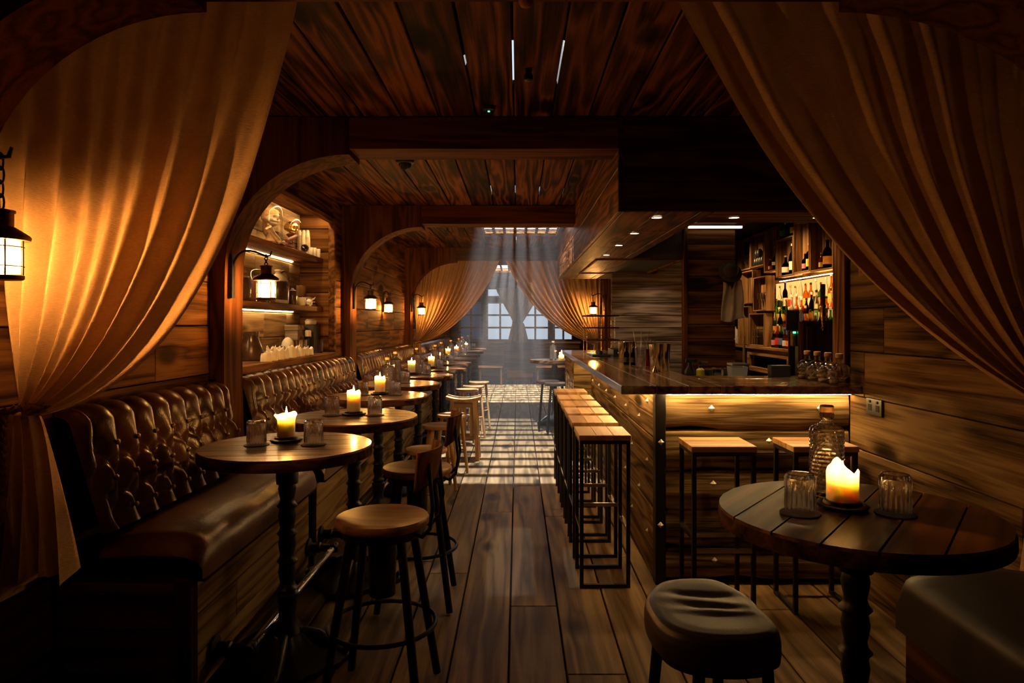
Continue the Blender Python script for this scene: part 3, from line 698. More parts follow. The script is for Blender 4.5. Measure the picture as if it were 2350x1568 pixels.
def make_bar_stool(label, loc, rz):
    if 'barstool' in PROTO: return copy_tree(PROTO['barstool'], label, loc, rz)
    t = thing('bar_stool', label, 'stool', loc, rz, 'square pine stools along the bar'); PROTO['barstool'] = t
    w = .14; q = .01
    for i in range(3): pass
    m = MB()
    for i in range(3): m.board(-w + i * 2 * w / 3 + .0003, -w + (i + 1) * 2 * w / 3 - .0003, -.16, .16, BAR_Z - .028, BAR_Z, c=.002)
    m.build('seat', 'pine Y', t, smooth=0)
    z1 = BAR_Z - .028
    for sy in (-1, 1):
        y = sy * .145
        for sx in (-1, 1):
            x = sx * (w - .015); MB().box(x - q, x + q, y - q, y + q, 0, z1).build('leg', 'black paint', t, smooth=0)
        MB().box(-w + .025, w - .025, y - q, y + q, 0, .02).build('floor_runner', 'black paint', t, smooth=0)
    m = MB()
    for sx in (-1, 1): m.box(sx * (w - .015) - q, sx * (w - .015) + q, -.135, .135, z1 - .02, z1)
    for sy in (-1, 1): m.box(-w + .025, w - .025, sy * .145 - q, sy * .145 + q, z1 - .02, z1)
    m.build('seat_frame', 'black paint', t, smooth=0)
    MB().box(-w + .025, w - .025, .145 - q, .145 + q, .36, .38).build('footrest', 'chrome', t, smooth=0)
    for sx in (-1, 1): MB().box(sx * (w - .015) - q, sx * (w - .015) + q, -.135, .135, .30, .32).build('footrest', 'chrome', t, smooth=0)
    return t
def make_metal_stool(label, loc, rz, H=.69):
    t = thing('backed_stool', label, 'stool', loc, rz, 'metal framed stools with curved backs')
    MB().lathe([(.02, H - .035), (.170, H - .035), (.176, H - .028), (.177, H - .012), (.172, H - .003), (.15, H - .004), (.08, H - .010), (.002, H - .012)], 48).build('seat', 'stool wood', t, smooth=40)
    MB().lathe([(.135, H - .075), (.15, H - .072), (.15, H - .037), (.135, H - .037)], 40).build('seat_ring', 'iron', t)
    for k in range(4):
        a = PI / 4 + k * PI / 2; ca, sa = math.cos(a), math.sin(a)
        MB().tube([(.132 * ca, .132 * sa, H - .06), (.25 * ca, .25 * sa, .008)], [.017, .016], 12).build('leg', 'iron', t)
    m = MB(); rr = .25 - (.118 * .28 / (H - .06)) + .004
    m.tube([(rr * math.cos(a), rr * math.sin(a), .28) for a in [2 * PI * i / 40 for i in range(40)]], .0085, 8, closed=True); m.build('foot_ring', 'iron', t)
    MB().tube([(0, 0, H - .05), (0, 0, H - .30)], [.055, .05], 16).build('hub', 'iron', t)
    def back(u, v):
        a = (u - .5) * 1.45; rr = .205 + .02 * v
        z = H + .15 + .115 * v - .03 * (2 * u - 1) ** 2 * (1 - v) + .0 
        return (rr * math.cos(a), rr * math.sin(a), z)
    MB().grid(back, 24, 6).build('backrest', 'brown wood Z', t, smooth=180, solid=.012)
    for s in (-1, 1):
        a = s * .45
        MB().tube([(r_ * math.cos(a), r_ * math.sin(a), z) for r_, z in ((.155, H - .05), (.19, H - .055), (.225, H - .02), (.238, H + .06), (.228, H + .14), (.222, H + .22))], .0075, 8).build('back_bracket', 'iron', t)
    return t
def make_round_stool(label, loc, H, r, rz=0.):
    t = thing('round_stool', label, 'stool', loc, rz, 'pale wooden stools beside the tables')
    MB().lathe([(r - .02, H - .034), (r - .006, H - .032), (r, H - .022), (r, H - .01), (r - .005, H - .002), (r * .7, H - .004), (.002, H - .007)], 36).build('seat', 'pine X', t, smooth=40)
    for k in range(4):
        a = PI / 4 + k * PI / 2; ca, sa = math.cos(a), math.sin(a)
        MB().tube([(r * .68 * ca, r * .68 * sa, H - .036), (r * 1.12 * ca, r * 1.12 * sa, 0.004)], [.017, .015], 10).build('leg', 'pine Z', t)
    q = .80; zz = H * .40; rr = r * (.68 + .44 * .6)
    for k in range(4):
        a, b = PI / 4 + k * PI / 2, PI / 4 + (k + 1) * PI / 2; z2 = zz + (.03 if k % 2 else 0)
        MB().tube([(rr * math.cos(a), rr * math.sin(a), z2), (rr * math.cos(b), rr * math.sin(b), z2)], .008, 8).build('stretcher', 'pine X', t)
    return t
def tuft(U, Wc, nrow):
    # U along the bench in button spacings, Wc upwards in rows: diamond tufts between, straight pleats above and below
    if Wc > nrow - 1: off = .5 * ((nrow - 1) % 2); d = abs(math.sin(PI * (U - off))); return d ** .45
    if Wc < 0: return .9 * abs(math.sin(PI * U)) ** .45
    p, q = U + Wc / 2, U - Wc / 2
    a, b = abs(math.sin(PI * p)), abs(math.sin(PI * q))
    return .45 * min(a, b) ** .6 + .55 * math.sqrt((a * a + b * b) / 2)
def hollow(U, Wc, nrow, du, dv):       # deep round hollow about the nearest button
    r = min(nrow - 1, max(0, round(Wc))); best = 9
    for rr in (r - 1, r, r + 1):
        if 0 <= rr < nrow:
            k = round(U - .5 * (rr % 2)) + .5 * (rr % 2); best = min(best, ((U - k) * du / .042) ** 2 + ((Wc - rr) * dv / .050) ** 2)
    return math.exp(-best)
def banquette(label, y0, y1, nrow=3, du=.14, button=True, leather_='leather', seat_to=None, near_end=False, end_post=True):
    L = y1 - y0; t = thing('leather_bench', label, 'bench', (0, y0, 0), 0, 'buttoned leather benches along the left wall')
    zs, zt, dv = .66, 1.045, .118; n = max(1, round(L / du)); du = L / n
    xb, xt = -1.49, -1.605
    H = zt - zs; roll = .05
    def surf(u, v, amp=.066):
        y = u * L; s = v * (H + .16)
        ends = min(1, min(u, 1 - u) * L / .03); ends = max(0, ends) ** .5
        h = tuft(y / du + .5, (s - .055) / dv, nrow)
        h = (h * (1 - .75 * hollow(y / du + .5, (s - .055) / dv, nrow, du, dv))) * amp * ends
        if s < H:
            q = s / H; x = xb + (xt - xb) * q; z = zs + s; nx, nz = .957, .29
            x -= .0
        else:
            a = min((s - H) / roll, PI); cx, cz = xt - roll * .957, zt - roll * .29 + 0
            th = math.atan2(.29, .957) + a
            x, z = cx + roll * math.cos(th), cz + roll * math.sin(th); nx, nz = math.cos(th), math.sin(th); h *= max(.25, 1 - a / 2.4)
        return Vector((max(LX + .004, x + nx * h), y, z + nz * h))
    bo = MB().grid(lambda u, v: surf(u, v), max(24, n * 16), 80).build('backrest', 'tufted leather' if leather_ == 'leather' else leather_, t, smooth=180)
    if button:
        me = None
        for r_ in range(nrow):
            for k in range(n + 1):
                U = (k + .5 * (r_ % 2) + .5); yy = (U - .5) * du
                if yy < .05 or yy > L - .05: continue
                p = surf(yy / L, (.055 + r_ * dv) / (H + .16)); p = p + Vector((.004, 0, .0015))
                if me is None:
                    o = MB().lathe([(.0005, .006), (.008, .005), (.011, 0), (.008, -.004)], 10, M=Matrix.Rotation(PI / 2, 4, 'Y')).build('button', leather_, bo, smooth=60); me = o
                else:
                    o = me.copy(); C.objects.link(o); o.parent = bo
                o.location = p
    ye = L if seat_to is None else seat_to - y0
    def seat(u, v):                    # v across: back -> front edge -> down the front
        y = u * ye; q = v * .52
        e = min(1, min(u * ye, (1 - u) * ye) / .04); e = math.sqrt(max(0, 1 - (1 - e) ** 2))
        cr = .018 * math.sin(PI * min(1, q / .36)) + .008 * math.sin(y * 5) * math.sin(q * 9)
        if q < .28: x, z = -1.50 + q, .635 + cr
        elif q < .43: a = (q - .28) / .15 * PI / 2; x, z = -1.22 + .095 * math.sin(a), .635 - .085 * (1 - math.cos(a)) + .018 * math.sin(PI * .28 / .36) * math.cos(a) + .003 * math.sin(y * 31 + 2 * math.sin(y * 7)) * math.sin(2 * a)
        else: x, z = -1.125, .55 - (q - .43) * .55
        zz = .50 + (z - .50) * (.55 + .45 * e)
        return Vector((x - (1 - e) * .006, y, zz))
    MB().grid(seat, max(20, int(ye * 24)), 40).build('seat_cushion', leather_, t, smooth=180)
    MB().box(-1.50, -1.13, .02, ye - .02, .485, .50).build('seat_board', 'dark wood Y', t, smooth=0)
    m = MB(); boards(m, None, -1.20, -1.175, 0.05 if near_end else 0, ye, .06, .485, .15, 'Y', 'X', lens=(1.4, 2.6)); m.build('front_panel', 'bench board Y', t, smooth=0)
    MB().box(-1.66, -1.205, .03, ye, 0.0, .485).build('carcass', 'dark slot', t, smooth=0)
    MB().board(-1.20, -1.19, 0, ye, 0.0, .058).build('plinth', 'black paint', t, smooth=0)
    if near_end:
        m = MB(); boards(m, None, 0.0, .025, -1.66, -1.23, 0, .485, .16, 'X', 'Y', lens=(2, 3)); m.build('end_panel', 'wall wood X', t, smooth=0)
        MB().board(-1.23, -1.17, -.005, .05, 0, .50).build('corner_post', 'dark wood Z', t, smooth=0)
    MB().box(LX + .003, -1.61, .0, L, .48, 1.0).build('back_board', 'dark slot', t, smooth=0)
    return t
# ---------------------------------------------------------------- curtains and lanterns
curtain('curtain', 'sand linen curtain tied back at the left, in front of the nearest leather bench',
        [(-.68, 2.52), (-.80, 1.92), (-1.0, 1.20), (-1.55, 1.12)], [(-1.67, 2.52), (-1.66, 2.0), (-1.64, 1.55), (-1.575, 1.16)], 2.17, 8.5, .046,
        tail=(.26, .60, .02, .05), seed=3, nu=320, nv=90)
curtain('curtain', 'sand linen curtain tied back at the right, hanging over the back bar view',
        [(.46, 2.52), (.67, 2.10), (.95, 1.50), (1.72, 1.13)], [(1.76, 2.52), (1.76, 2.0), (1.76, 1.5), (1.735, 1.17)], 2.17, 8.5, .046,
        tail=(.22, .60, -.03, .04), seed=8, nu=320, nv=90)
curtain('curtain', 'far amber curtain tied to the left timber frame before the windows',
        [(-.27, 2.40), (-.44, 2.0), (-.8, 1.3), (-1.54, 1.10)], [(-1.60, 2.40), (-1.60, 2.0), (-1.58, 1.55), (-1.56, 1.14)], 10.52, 15, .055,
        tail=(.20, .30, .0, .03), seed=11)
curtain('curtain', 'far amber curtain tied to the right timber frame behind the end of the bar',
        [(-.20, 2.40), (.0, 2.02), (.30, 1.35), (1.21, 1.09)], [(1.28, 2.40), (1.28, 2.0), (1.27, 1.55), (1.24, 1.14)], 10.52, 15, .055,
        tail=(.20, .30, .0, .03), seed=14)
curtain('curtain', 'narrow window curtain covering the central casement, swept to the right',
        [(-.55, 2.33), (-.45, 2.0), (-.25, 1.75), (-.10, 1.42)], [(-.03, 2.33), (-.03, 2.1), (-.03, 1.8), (-.05, 1.45)], 16.62, 8, .03, tail=(.22, .97, -.06, .02), nu=90, nv=30, seed=21, rope=False, cloth='gold linen')
curtain('curtain', 'narrow window curtain covering the right casement, swept to the left',
        [(.62, 2.33), (.50, 2.0), (.30, 1.75), (.12, 1.42)], [(.02, 2.33), (.02, 2.1), (.04, 1.8), (.07, 1.45)], 16.62, 8, .03, tail=(.22, .97, .06, .02), nu=90, nv=30, seed=22, rope=False, cloth='gold linen')
MB().tube([(-.9, 16.62, 2.335), (1.0, 16.62, 2.335)], .012, 10).build('trim_curtain_rail', 'iron', smooth=60, kind=ST)
MB().tube([(-1.66, 10.52, 2.405), (1.60, 10.52, 2.405)], .015, 10).build('trim_curtain_pole', 'iron', smooth=60, kind=ST)
MB().tube([(LX, 2.17, 2.525), (RX, 2.17, 2.525)], .015, 10).build('trim_curtain_pole_front', 'iron', smooth=60, kind=ST)
lantern('large glowing lantern in front of the near left curtain, cut by the picture edge', (-1.408, 1.86, EYE + .180), -.183, .15)
lantern('glowing lantern on the first timber frame, hanging before the shelf niche', (-1.392, 3.78, EYE + .190), -.20, .06)
lantern('glowing lantern on the second timber frame, above the tufted bench', (-1.425, 6.62, EYE + .188), -.17, .06)
lantern('small glowing lantern on the plank wall, just right of the second frame lantern', (-1.60, 8.45, EYE + .185), -.07, .06)
lantern('glowing lantern on the third timber frame, in front of the far left curtain', (-1.44, 10.22, EYE + .18), -.15, .10)
lantern('glowing lantern in front of the far right curtain, above the wire rack', (1.13, 10.20, EYE + .19), .17, .10)
# ---------------------------------------------------------------- leather benches along the left wall
banquette('nearest buttoned leather bench, partly behind the tied linen curtain', 2.45, 3.69, seat_to=3.84, near_end=True)
banquette('buttoned leather bench below the shelf niche', 3.99, 6.49, seat_to=6.62)
banquette('buttoned leather bench between the second and third timber frames', 6.79, 10.1, button=False, seat_to=10.25)
banquette('buttoned leather bench running behind the far left curtain', 10.62, 15.8, button=False, du=.16)
# foot rails along the bench fronts
def rail(label, y0, y1):
    t = thing('foot_rail', label, 'foot rail', (0, 0, 0), 0, 'pipe foot rails in front of the benches')
    z = .165; x = -1.03
    MB().tube([(x, y0, z), (x, y1, z)], .0175, 14).build('pipe', 'chrome', t)
    for y in (y0, y1):
        m = MB(); Mx = Matrix.Rotation(PI / 2, 4, 'Y')
        m.lathe([(.05, 0), (.05, .012), (.028, .02), (.026, .05), (.030, .055), (.030, .07), (.022, .075), (.021, .14), (.027, .145), (.027, .165), (.02, .172)], 18, (-1.174, y, z), M=Mx)
        m.lathe([(.008, -.03), (.024, -.028), (.026, 0), (.024, .028), (.008, .03)], 14, (x, y, z), M=Matrix.Rotation(PI / 2, 4, 'X'))
        m.build('wall_bracket', 'iron', t)
rail('chrome foot rail below the nearest leather bench', 2.63, 3.82); rail('chrome foot rail below the bench under the niche', 4.06, 6.5)
# ---------------------------------------------------------------- round tables with candles, tumblers and water bottles
TB = [(-.965, 2.86), (-.90, 3.75), (-.985, 4.83), (-1.01, 5.80), (-.985, 6.75), (-.93, 7.7), (-.95, 8.85), (-.95, 9.95), (-.96, 11.2), (-.97, 12.5), (-.98, 13.8)]
TZ = .91
tp = None
for i, (x, y) in enumerate(TB):
    lab = '%s round plank table along the leather benches, counted from the front' % ORD[i]
    rz = [.10, -.05, .2, .0, .1, -.1, .15, .0, .1, .05, .1][i]
    if tp is None: tp = make_table(lab, (x, y, 0), rz)
    else: copy_tree(tp, lab, (x, y, 0), rz)
    w = 'the %s table from the front' % ORD[i]
    if i == 0: cs, g = (-.035, .09), [(-.125, -.01), (.11, .0)]
    elif i == 1: cs, g = (-.012, .05), [(-.125, .02), (.112, .02)]
    elif i == 2: cs, g = (.0, .05), [(-.11, .0), (.12, .0)]
    else: cs, g = (-.09 + .02 * (i % 3), .05), [(-.19, .12), (.055, .0)] if i % 2 else [(-.02, .16), (.09, -.02)]
    h = [.085, .10, .095, .115, .10, .095, .09, .10, .09, .10, .09][i]
    if i < 9:
        make_holder('dark dish under the candle on ' + w, (x + cs[0], y + cs[1], TZ))
        make_candle('lit cream pillar candle on ' + w, (x + cs[0], y + cs[1], TZ + .0215), h, .037, 1 if i in (0, 3) else 0, 4.6 if i < 2 else 6.0)
    else:
        make_candle('lit cream pillar candle on ' + w, (x + cs[0], y + cs[1], TZ), .09, .037, 0, 6.5)
    for k, (dx, dy) in enumerate(g):
        s = ('left', 'right')[k]; where = 'farther' if k == 0 and i > 2 else ('left' if k == 0 else ('nearer' if i > 2 else 'right'))
        if i < 7: coaster('thin dark coaster under the %s tumbler on %s' % (where, w), (x + dx, y + dy, TZ))
        tumbler('upside-down ribbed tumbler, the %s one on %s' % (where, w), (x + dx, y + dy, TZ + (.0036 if i < 7 else 0)), random.uniform(0, 3))
    if i >= 2: make_decanter('corked glass water bottle behind the candle on ' + w, (x + cs[0] + .03, y + cs[1] + .13, TZ), .2 * i)
# the table at the right
rt = make_table('round dark plank table at the right, beside the padded stool', (.905, 1.83, 0), R(52), r=.35, H=.918, group='round plank tables')
rz_ = .918
make_decanter('textured glass water bottle on the right table, behind its candle', (.905, 2.0, rz_), .3)
make_holder('dark dish under the candle on the right table', (.885, 1.86, rz_))
make_candle('lit pillar candle with tall torn wax rim on the right table', (.885, 1.86, rz_ + .0215), .062, .041, 2, 2.4)
for (nm, x, y) in (('left', .745, 1.80), ('right', .993, 1.795)):
    coaster('thin dark coaster under the %s tumbler on the right table' % nm, (x, y, rz_))
    tumbler('upside-down ribbed tumbler, the %s one on the right table' % nm, (x, y, rz_ + .0036), .4)
# ---------------------------------------------------------------- stools on the left side of the aisle
make_metal_stool('nearest black metal stool with round wooden seat and curved back', (-.515, 2.60, 0), R(-4))
s0 = make_metal_stool('black metal backed stool just behind the nearest stool, at the second table', (-.515, 3.50, 0), R(2))
RS = [(-.66, 4.93, .52, .15), (-.67, 5.85, .555, .15), (-.63, 6.5, .56, .14)]
for i, (x, y, h, r) in enumerate(RS):
    make_round_stool('low pale round wooden stool, %s behind the two black metal stools' % ('next', 'second', 'third')[i], (x, y, 0), h, r, .3 * i)
t = thing('saddle_stool', 'square pale wooden saddle stool with slatted sides in the row of round stools', 'stool', (-.56, 7.15, 0), 0, 'pale wooden stools beside the tables')
def saddle(u, v, d=0): return ((u - .5) * .36, (v - .5) * .26, .635 + .03 * (2 * u - 1) ** 2 + d)
m = MB().grid(lambda u, v: saddle(u, v), 20, 4); m.grid(lambda u, v: saddle(1 - u, v, -.03), 20, 4)
for q in (0, 1):
    m.grid(lambda u, v: (saddle(u, q)[0], saddle(u, q)[1], saddle(u, q)[2] - .03 * (1 - v if q else v)), 20, 1)
    m.grid(lambda u, v: (saddle(q, u)[0], saddle(q, u)[1], saddle(q, u)[2] - .03 * (v if q else 1 - v)), 4, 1)
m.build('seat', 'pine Y', t, smooth=30)
for sx in (-1, 1):
    for sy in (-1, 1):
        M = Matrix.Translation((sx * .148, sy * .105, 0)) @ Matrix.Rotation(R(3) * sx, 4, 'Y').inverted()
        MB().box(-.021, .021, -.021, .021, 0.002, .635, M).build('leg', 'pine Z', t, smooth=0)
    MB().board(sx * .16 - .011, sx * .16 + .011, -.085, .085, .22, .25).build('stretcher', 'pine Y', t, smooth=0)
for sy in (-1, 1):
    MB().board(-.13, .13, sy * .105 - .011, sy * .105 + .011, .55, .59).build('apron', 'pine X', t, smooth=0)
    for k in range(3): MB().box(-.08 + .08 * k - .014, -.08 + .08 * k + .014, sy * .105 - .006, sy * .105 + .006, .25, .55).build('slat', 'pine Z', t, smooth=0)
    MB().board(-.14, .14, sy * .105 - .011, sy * .105 + .011, .22, .25).build('stretcher', 'pine X', t, smooth=0)
for i, (x, y, h, r) in enumerate([(-.59, 7.95, .655, .135), (-.55, 8.45, .655, .13), (-.515, 9.1, .65, .135)]):
    make_round_stool('pale round wooden stool, %s beyond the square saddle stool' % ('next', 'second', 'last')[i], (x, y, 0), h, r, .3 + .4 * i)
# ---------------------------------------------------------------- the padded stool in the right foreground
t = thing('padded_stool', 'dark leather padded stool in front of the bar, near the right table', 'stool', (.478, 1.70, 0))
OUT = [(1478, 1385), (1500, 1352), (1535, 1339), (1590, 1335), (1640, 1339), (1680, 1356), (1722, 1382), (1752, 1412), (1778, 1437), (1793, 1459), (1788, 1477), (1755, 1486), (1690, 1490), (1620, 1486), (1560, 1474), (1515, 1452), (1490, 1420)]
ZS = .715
OUT = [((px - 1188) * (EYE - ZS) / (py - 742) - .478, F * (EYE - ZS) / (py - 742) - 1.70) for px, py in OUT]
n = len(OUT); cxm = sum(p[0] for p in OUT) / n; cym = sum(p[1] for p in OUT) / n
def outline(u):
    q = u * n; i = int(q) % n; f = q - int(q); p0, p1, p2, p3 = (OUT[(i + k) % n] for k in (-1, 0, 1, 2))
    return [.5 * (2 * p1[c] + (p2[c] - p0[c]) * f + (2 * p0[c] - 5 * p1[c] + 4 * p2[c] - p3[c]) * f * f + (3 * p1[c] - p0[c] - 3 * p2[c] + p3[c]) * f ** 3) for c in (0, 1)]
def pad(u, v):
    ox, oy = outline(u); dx, dy = ox - cxm, oy - cym
    prof = [(.90, -.062), (.985, -.055), (1.0, -.035), (.998, -.012), (.975, .004), (.93, .014), (.85, .018), (.7, .019), (.5, .017), (.25, .015), (.002, .015)]
    q = v * (len(prof) - 1); i = min(int(q), len(prof) - 2); f = q - i
    k = prof[i][0] * (1 - f) + prof[i + 1][0] * f; z = prof[i][1] * (1 - f) + prof[i + 1][1] * f
    x, y = cxm + dx * k, cym + dy * k
    if v > .5: z += (.008 * math.exp(-((y + .25 * x + .02) / .02) ** 2) - .008 * math.exp(-((y + .12 * x - .03) / .014) ** 2) + .005 * math.exp(-((y + .1 * x + .07) / .015) ** 2)) * max(0, 1 - (x / .15) ** 2) * (v - .5) * 2
    return (x, y, ZS + z)
MB().grid(pad, 72, 40, cu=True).build('seat_pad', 'dark leather', t, smooth=180)
MB().grid(lambda u, v: (cxm + (outline(u)[0] - cxm) * (.9 - .02 * v if v < 1 else .02), cym + (outline(u)[1] - cym) * (.9 - .02 * v if v < 1 else .02), ZS - .062 - .014 * min(1, v * 3)), 60, 4, cu=True).build('seat_base', 'black paint', t, smooth=40)
for (a, b) in ((-.115, .045), (-.05, -.09), (.045, .09), (.115, -.06)):
    MB().tube([(a, b, ZS - .07), (a * 1.5, b * 1.55, .004)], [.015, .013], 12).build('leg', 'iron', t)
m = MB(); m.tube([(-.145, .058, .25), (-.063, -.115, .25), (.147, -.078, .25), (.058, .115, .25)], .008, 8, closed=True); m.build('foot_ring', 'iron', t)
# ---------------------------------------------------------------- right hand dark leather bench
t = thing('leather_bench', 'dark leather bench along the right wall, below the right table', 'bench', (0, 0, 0))
def rb(u, v):
    y = .55 + 1.6 * u; q = v * .62
    e = min(1, (1 - u) * 1.6 / .05); e = math.sqrt(max(0, 1 - (1 - e) ** 2))
    if q < .42: x, z = 1.65 - q, .64 + .025 * math.sin(PI * q / .42)
    elif q < .48: a = (q - .42) / .06 * PI / 2; x, z = 1.23 - .04 * math.sin(a), .64 - .04 * (1 - math.cos(a))
    else: x, z = 1.19, .60 - (q - .48)
    return (x, y, .46 + (z - .46) * (.5 + .5 * e))
MB().grid(rb, 40, 40).build('seat_cushion', 'black leather', t, smooth=180)
MB().board(1.215, 1.66, .5, 2.14, 0, .458).build('base', 'dark wood Y', t, smooth=0)
def rbk(u, v):
    y = .55 + 1.6 * u; h = tuft(u * 11, (v * .5 - .08) / .1, 3) * .04
    z = .64 + .42 * v
    return (min(RX - .005, 1.66 - h + .03 * v), y, z)
MB().grid(rbk, 130, 30).build('backrest', 'black leather', t, smooth=180)
MB().box(1.70, RX - .003, .55, 2.15, .46, 1.05).build('back_board', 'dark slot', t, smooth=0)
# ---------------------------------------------------------------- the bar counter
PX, PY = .753, 3.72
bar = thing('bar_counter', 'long plank-clad bar counter with studs and a glossy wooden top', 'bar counter', (0, 0, 0))
m = MB(); ws = [.54, .72, .89, 1.06]
for a, b in zip(ws, ws[1:]):
    for (s0, s1) in ((3.56, 5.6), (5.6, 8.28)): m.board(a + .0004, b - .0004, s0, s1 - .0004, 1.048, 1.093, c=.004)
m.build('worktop', 'counter wood', bar, smooth=0)
plain_ = MB()
for a, b in ((3.56, 3.79), (3.79, 4.02), (4.02, 4.25)): plain_.board(1.0604, RX - .002, a + .0004, b - .0004, 1.048, 1.093, c=.004)
plain_.build('worktop_return', 'counter wood', bar, smooth=0)
m = MB()
for k, (z0, z1) in enumerate(((.03, .20), (.20, .41), (.41, .62), (.62, .845), (.845, 1.048))):
    # waney-edged boards: the lower edge of each laps and swells
    def brd(u, v, z0=z0, z1=z1, k=k):
        x = PX + .05 + (RX - .004 - PX - .05) * u; e = .010 * math.sin(x * 7 + k * 2) + .006 * math.sin(x * 17 + k)
        zz = z0 + e * (1 - v) + (z1 - z0 - .004) * v
        y = PY - .012 - .012 * math.sin(PI * min(1, v * 1.0 + .0)) * (1 - .5 * v) + (.02 * (1 - v / .07) ** 2 if v < .07 else 0) + (.02 * ((v - .94) / .06) ** 2 if v > .94 else 0)
        return (x, y, zz)
    m.grid(brd, 60, 26)
m.build('front_panel', 'bar board X', bar, smooth=50)
m = MB(); boards(m, None, PX, PX + .025, PY + .05, 7.0, .0, 1.048, .21, 'Y', 'X', lens=(1.5, 2.6)); m.build('side_panel', 'bar board Y', bar, smooth=0)
MB().board(PX - .006, PX + .05, PY - .02, PY + .05, 0, 1.048).build('corner_post', 'black paint', bar, smooth=0)
MB().box(PX + .03, 1.02, PY + .05, 8.26, 0, 1.046).build('carcass', 'dark slot', bar, smooth=0)
MB().box(1.02, RX - .004, PY + .02, 4.22, 0, 1.046).build('carcass', 'dark slot', bar, smooth=0)
m = MB(); m.board(.574, PX + .03, 7.0, 7.03, .0, .46); m.board(.574, PX + .03, 7.0, 7.03, .465, 1.046)
m.build('end_panel', 'bar board X', bar, smooth=0)
m = MB(); boards(m, None, .574, .60, 7.03, 8.26, 0, 1.046, .35, 'Y', 'X', lens=(2, 3)); m.build('end_side_panel', 'bar board Y', bar, smooth=0)
for (x0, x1, y0, y1) in ((PX + .05, RX - .01, PY - .055, PY - .035), (PX - .045, PX - .035, PY + .1, 6.95)):
    MB().box(x0, x1, y0, y1, 1.036, 1.047).build('light_strip', 'strip glow', bar, smooth=0)
stud = None
def put_stud(loc, side):
    global stud
    nm = 'stud'
    if side not in PROTO:
        s = .017; h = .016
        if side == 'f': m = MB().add([(-s, 0, 0), (0, 0, -s), (s, 0, 0), (0, 0, s), (0, -h, 0)], [(0, 1, 4), (1, 2, 4), (2, 3, 4), (3, 0, 4), (3, 2, 1, 0)])
        else: m = MB().add([(0, -s, 0), (0, 0, -s), (0, s, 0), (0, 0, s), (-h, 0, 0)], [(1, 0, 4), (2, 1, 4), (3, 2, 4), (0, 3, 4), (0, 1, 2, 3)])
        o = m.build(nm, 'stud metal', bar, smooth=0); PROTO[side] = o
    else: o = PROTO[side].copy(); C.objects.link(o)
    o.location = loc
for (px, py) in ((1633, 937), (1882, 937), (1765, 1012), (1637, 1110), (1890, 1110), (1765, 1205), (1640, 1286), (1877, 1281), (1517, 1015), (1516, 1205)):
    p = at(px, py, PY - .024); put_stud((p.x, PY - .024, p.z), 'f')
for k in range(12):
    for j, z in enumerate((.22, .42, .63, .85, .97)):
        if (k + j) % 2 == 0: put_stud((PX - .0005, 3.95 + k * .26, z), 's')
# bar stools
for i, y in enumerate((3.81, 4.28, 4.70, 5.12, 5.56, 6.1)):
    make_bar_stool('square pine bar stool at the long side of the bar, %s from the front corner' % ORD[i], (.468, y, 0), 0)
make_bar_stool('square pine bar stool before the front panel of the bar, the left of the two', (1.005, 3.455, 0), PI / 2)
make_bar_stool('square pine bar stool before the bar front, partly behind the right table bottle', (1.50, 3.455, 0), PI / 2)
# recessed downlights and strip of the soffit
for i, (x, y) in enumerate(((.80, 3.93), (1.245, 3.93), (.79, 4.62), (.79, 5.33), (.79, 6.08), (1.73, 3.93))):  # the last one is added, unseen, to brighten the back bar crates
    t = thing('downlight', ['recessed downlight at the front corner of the bar soffit', 'recessed downlight in the front of the bar soffit, above the skull bottles end', 'recessed downlight along the bar soffit, second from the front corner', 'recessed downlight along the bar soffit, third from the front corner', 'recessed downlight along the bar soffit, farthest from the front corner', 'added downlight in the front of the bar soffit, unseen behind the right curtain'][i], 'ceiling light', (x, y, SB - .001), 0, 'round downlights in the bar soffit')
    MB().lathe([(.029, -.001), (.030, -.0035), (.040, -.0035), (.042, 0)], 24, cap=False).build('trim_ring', 'aged metal', t)
    MB().lathe([(.030, -.0015), (.0005, -.0015)], 20, cap=False).build('lamp_disc', 'lamp disc', t, smooth=0)
    spot_light('downlight_beam', (0, 0, -.008), 16.0, (1, .66, .32), 95, .7, .025, parent=t)
t = thing('strip_light', 'long pale strip light above the back bar partition', 'light', (0, 0, 0))
MB().box(1.60, 2.10, 6.38, 6.41, 2.31, 2.33).build('diffuser', 'cool strip', t, smooth=0)
spot_light('hood_spot', (1.58, 7.75, 2.02), 15, (1.0, .74, .48), 95, .9, .04, rot=(R(38), 0, 0))
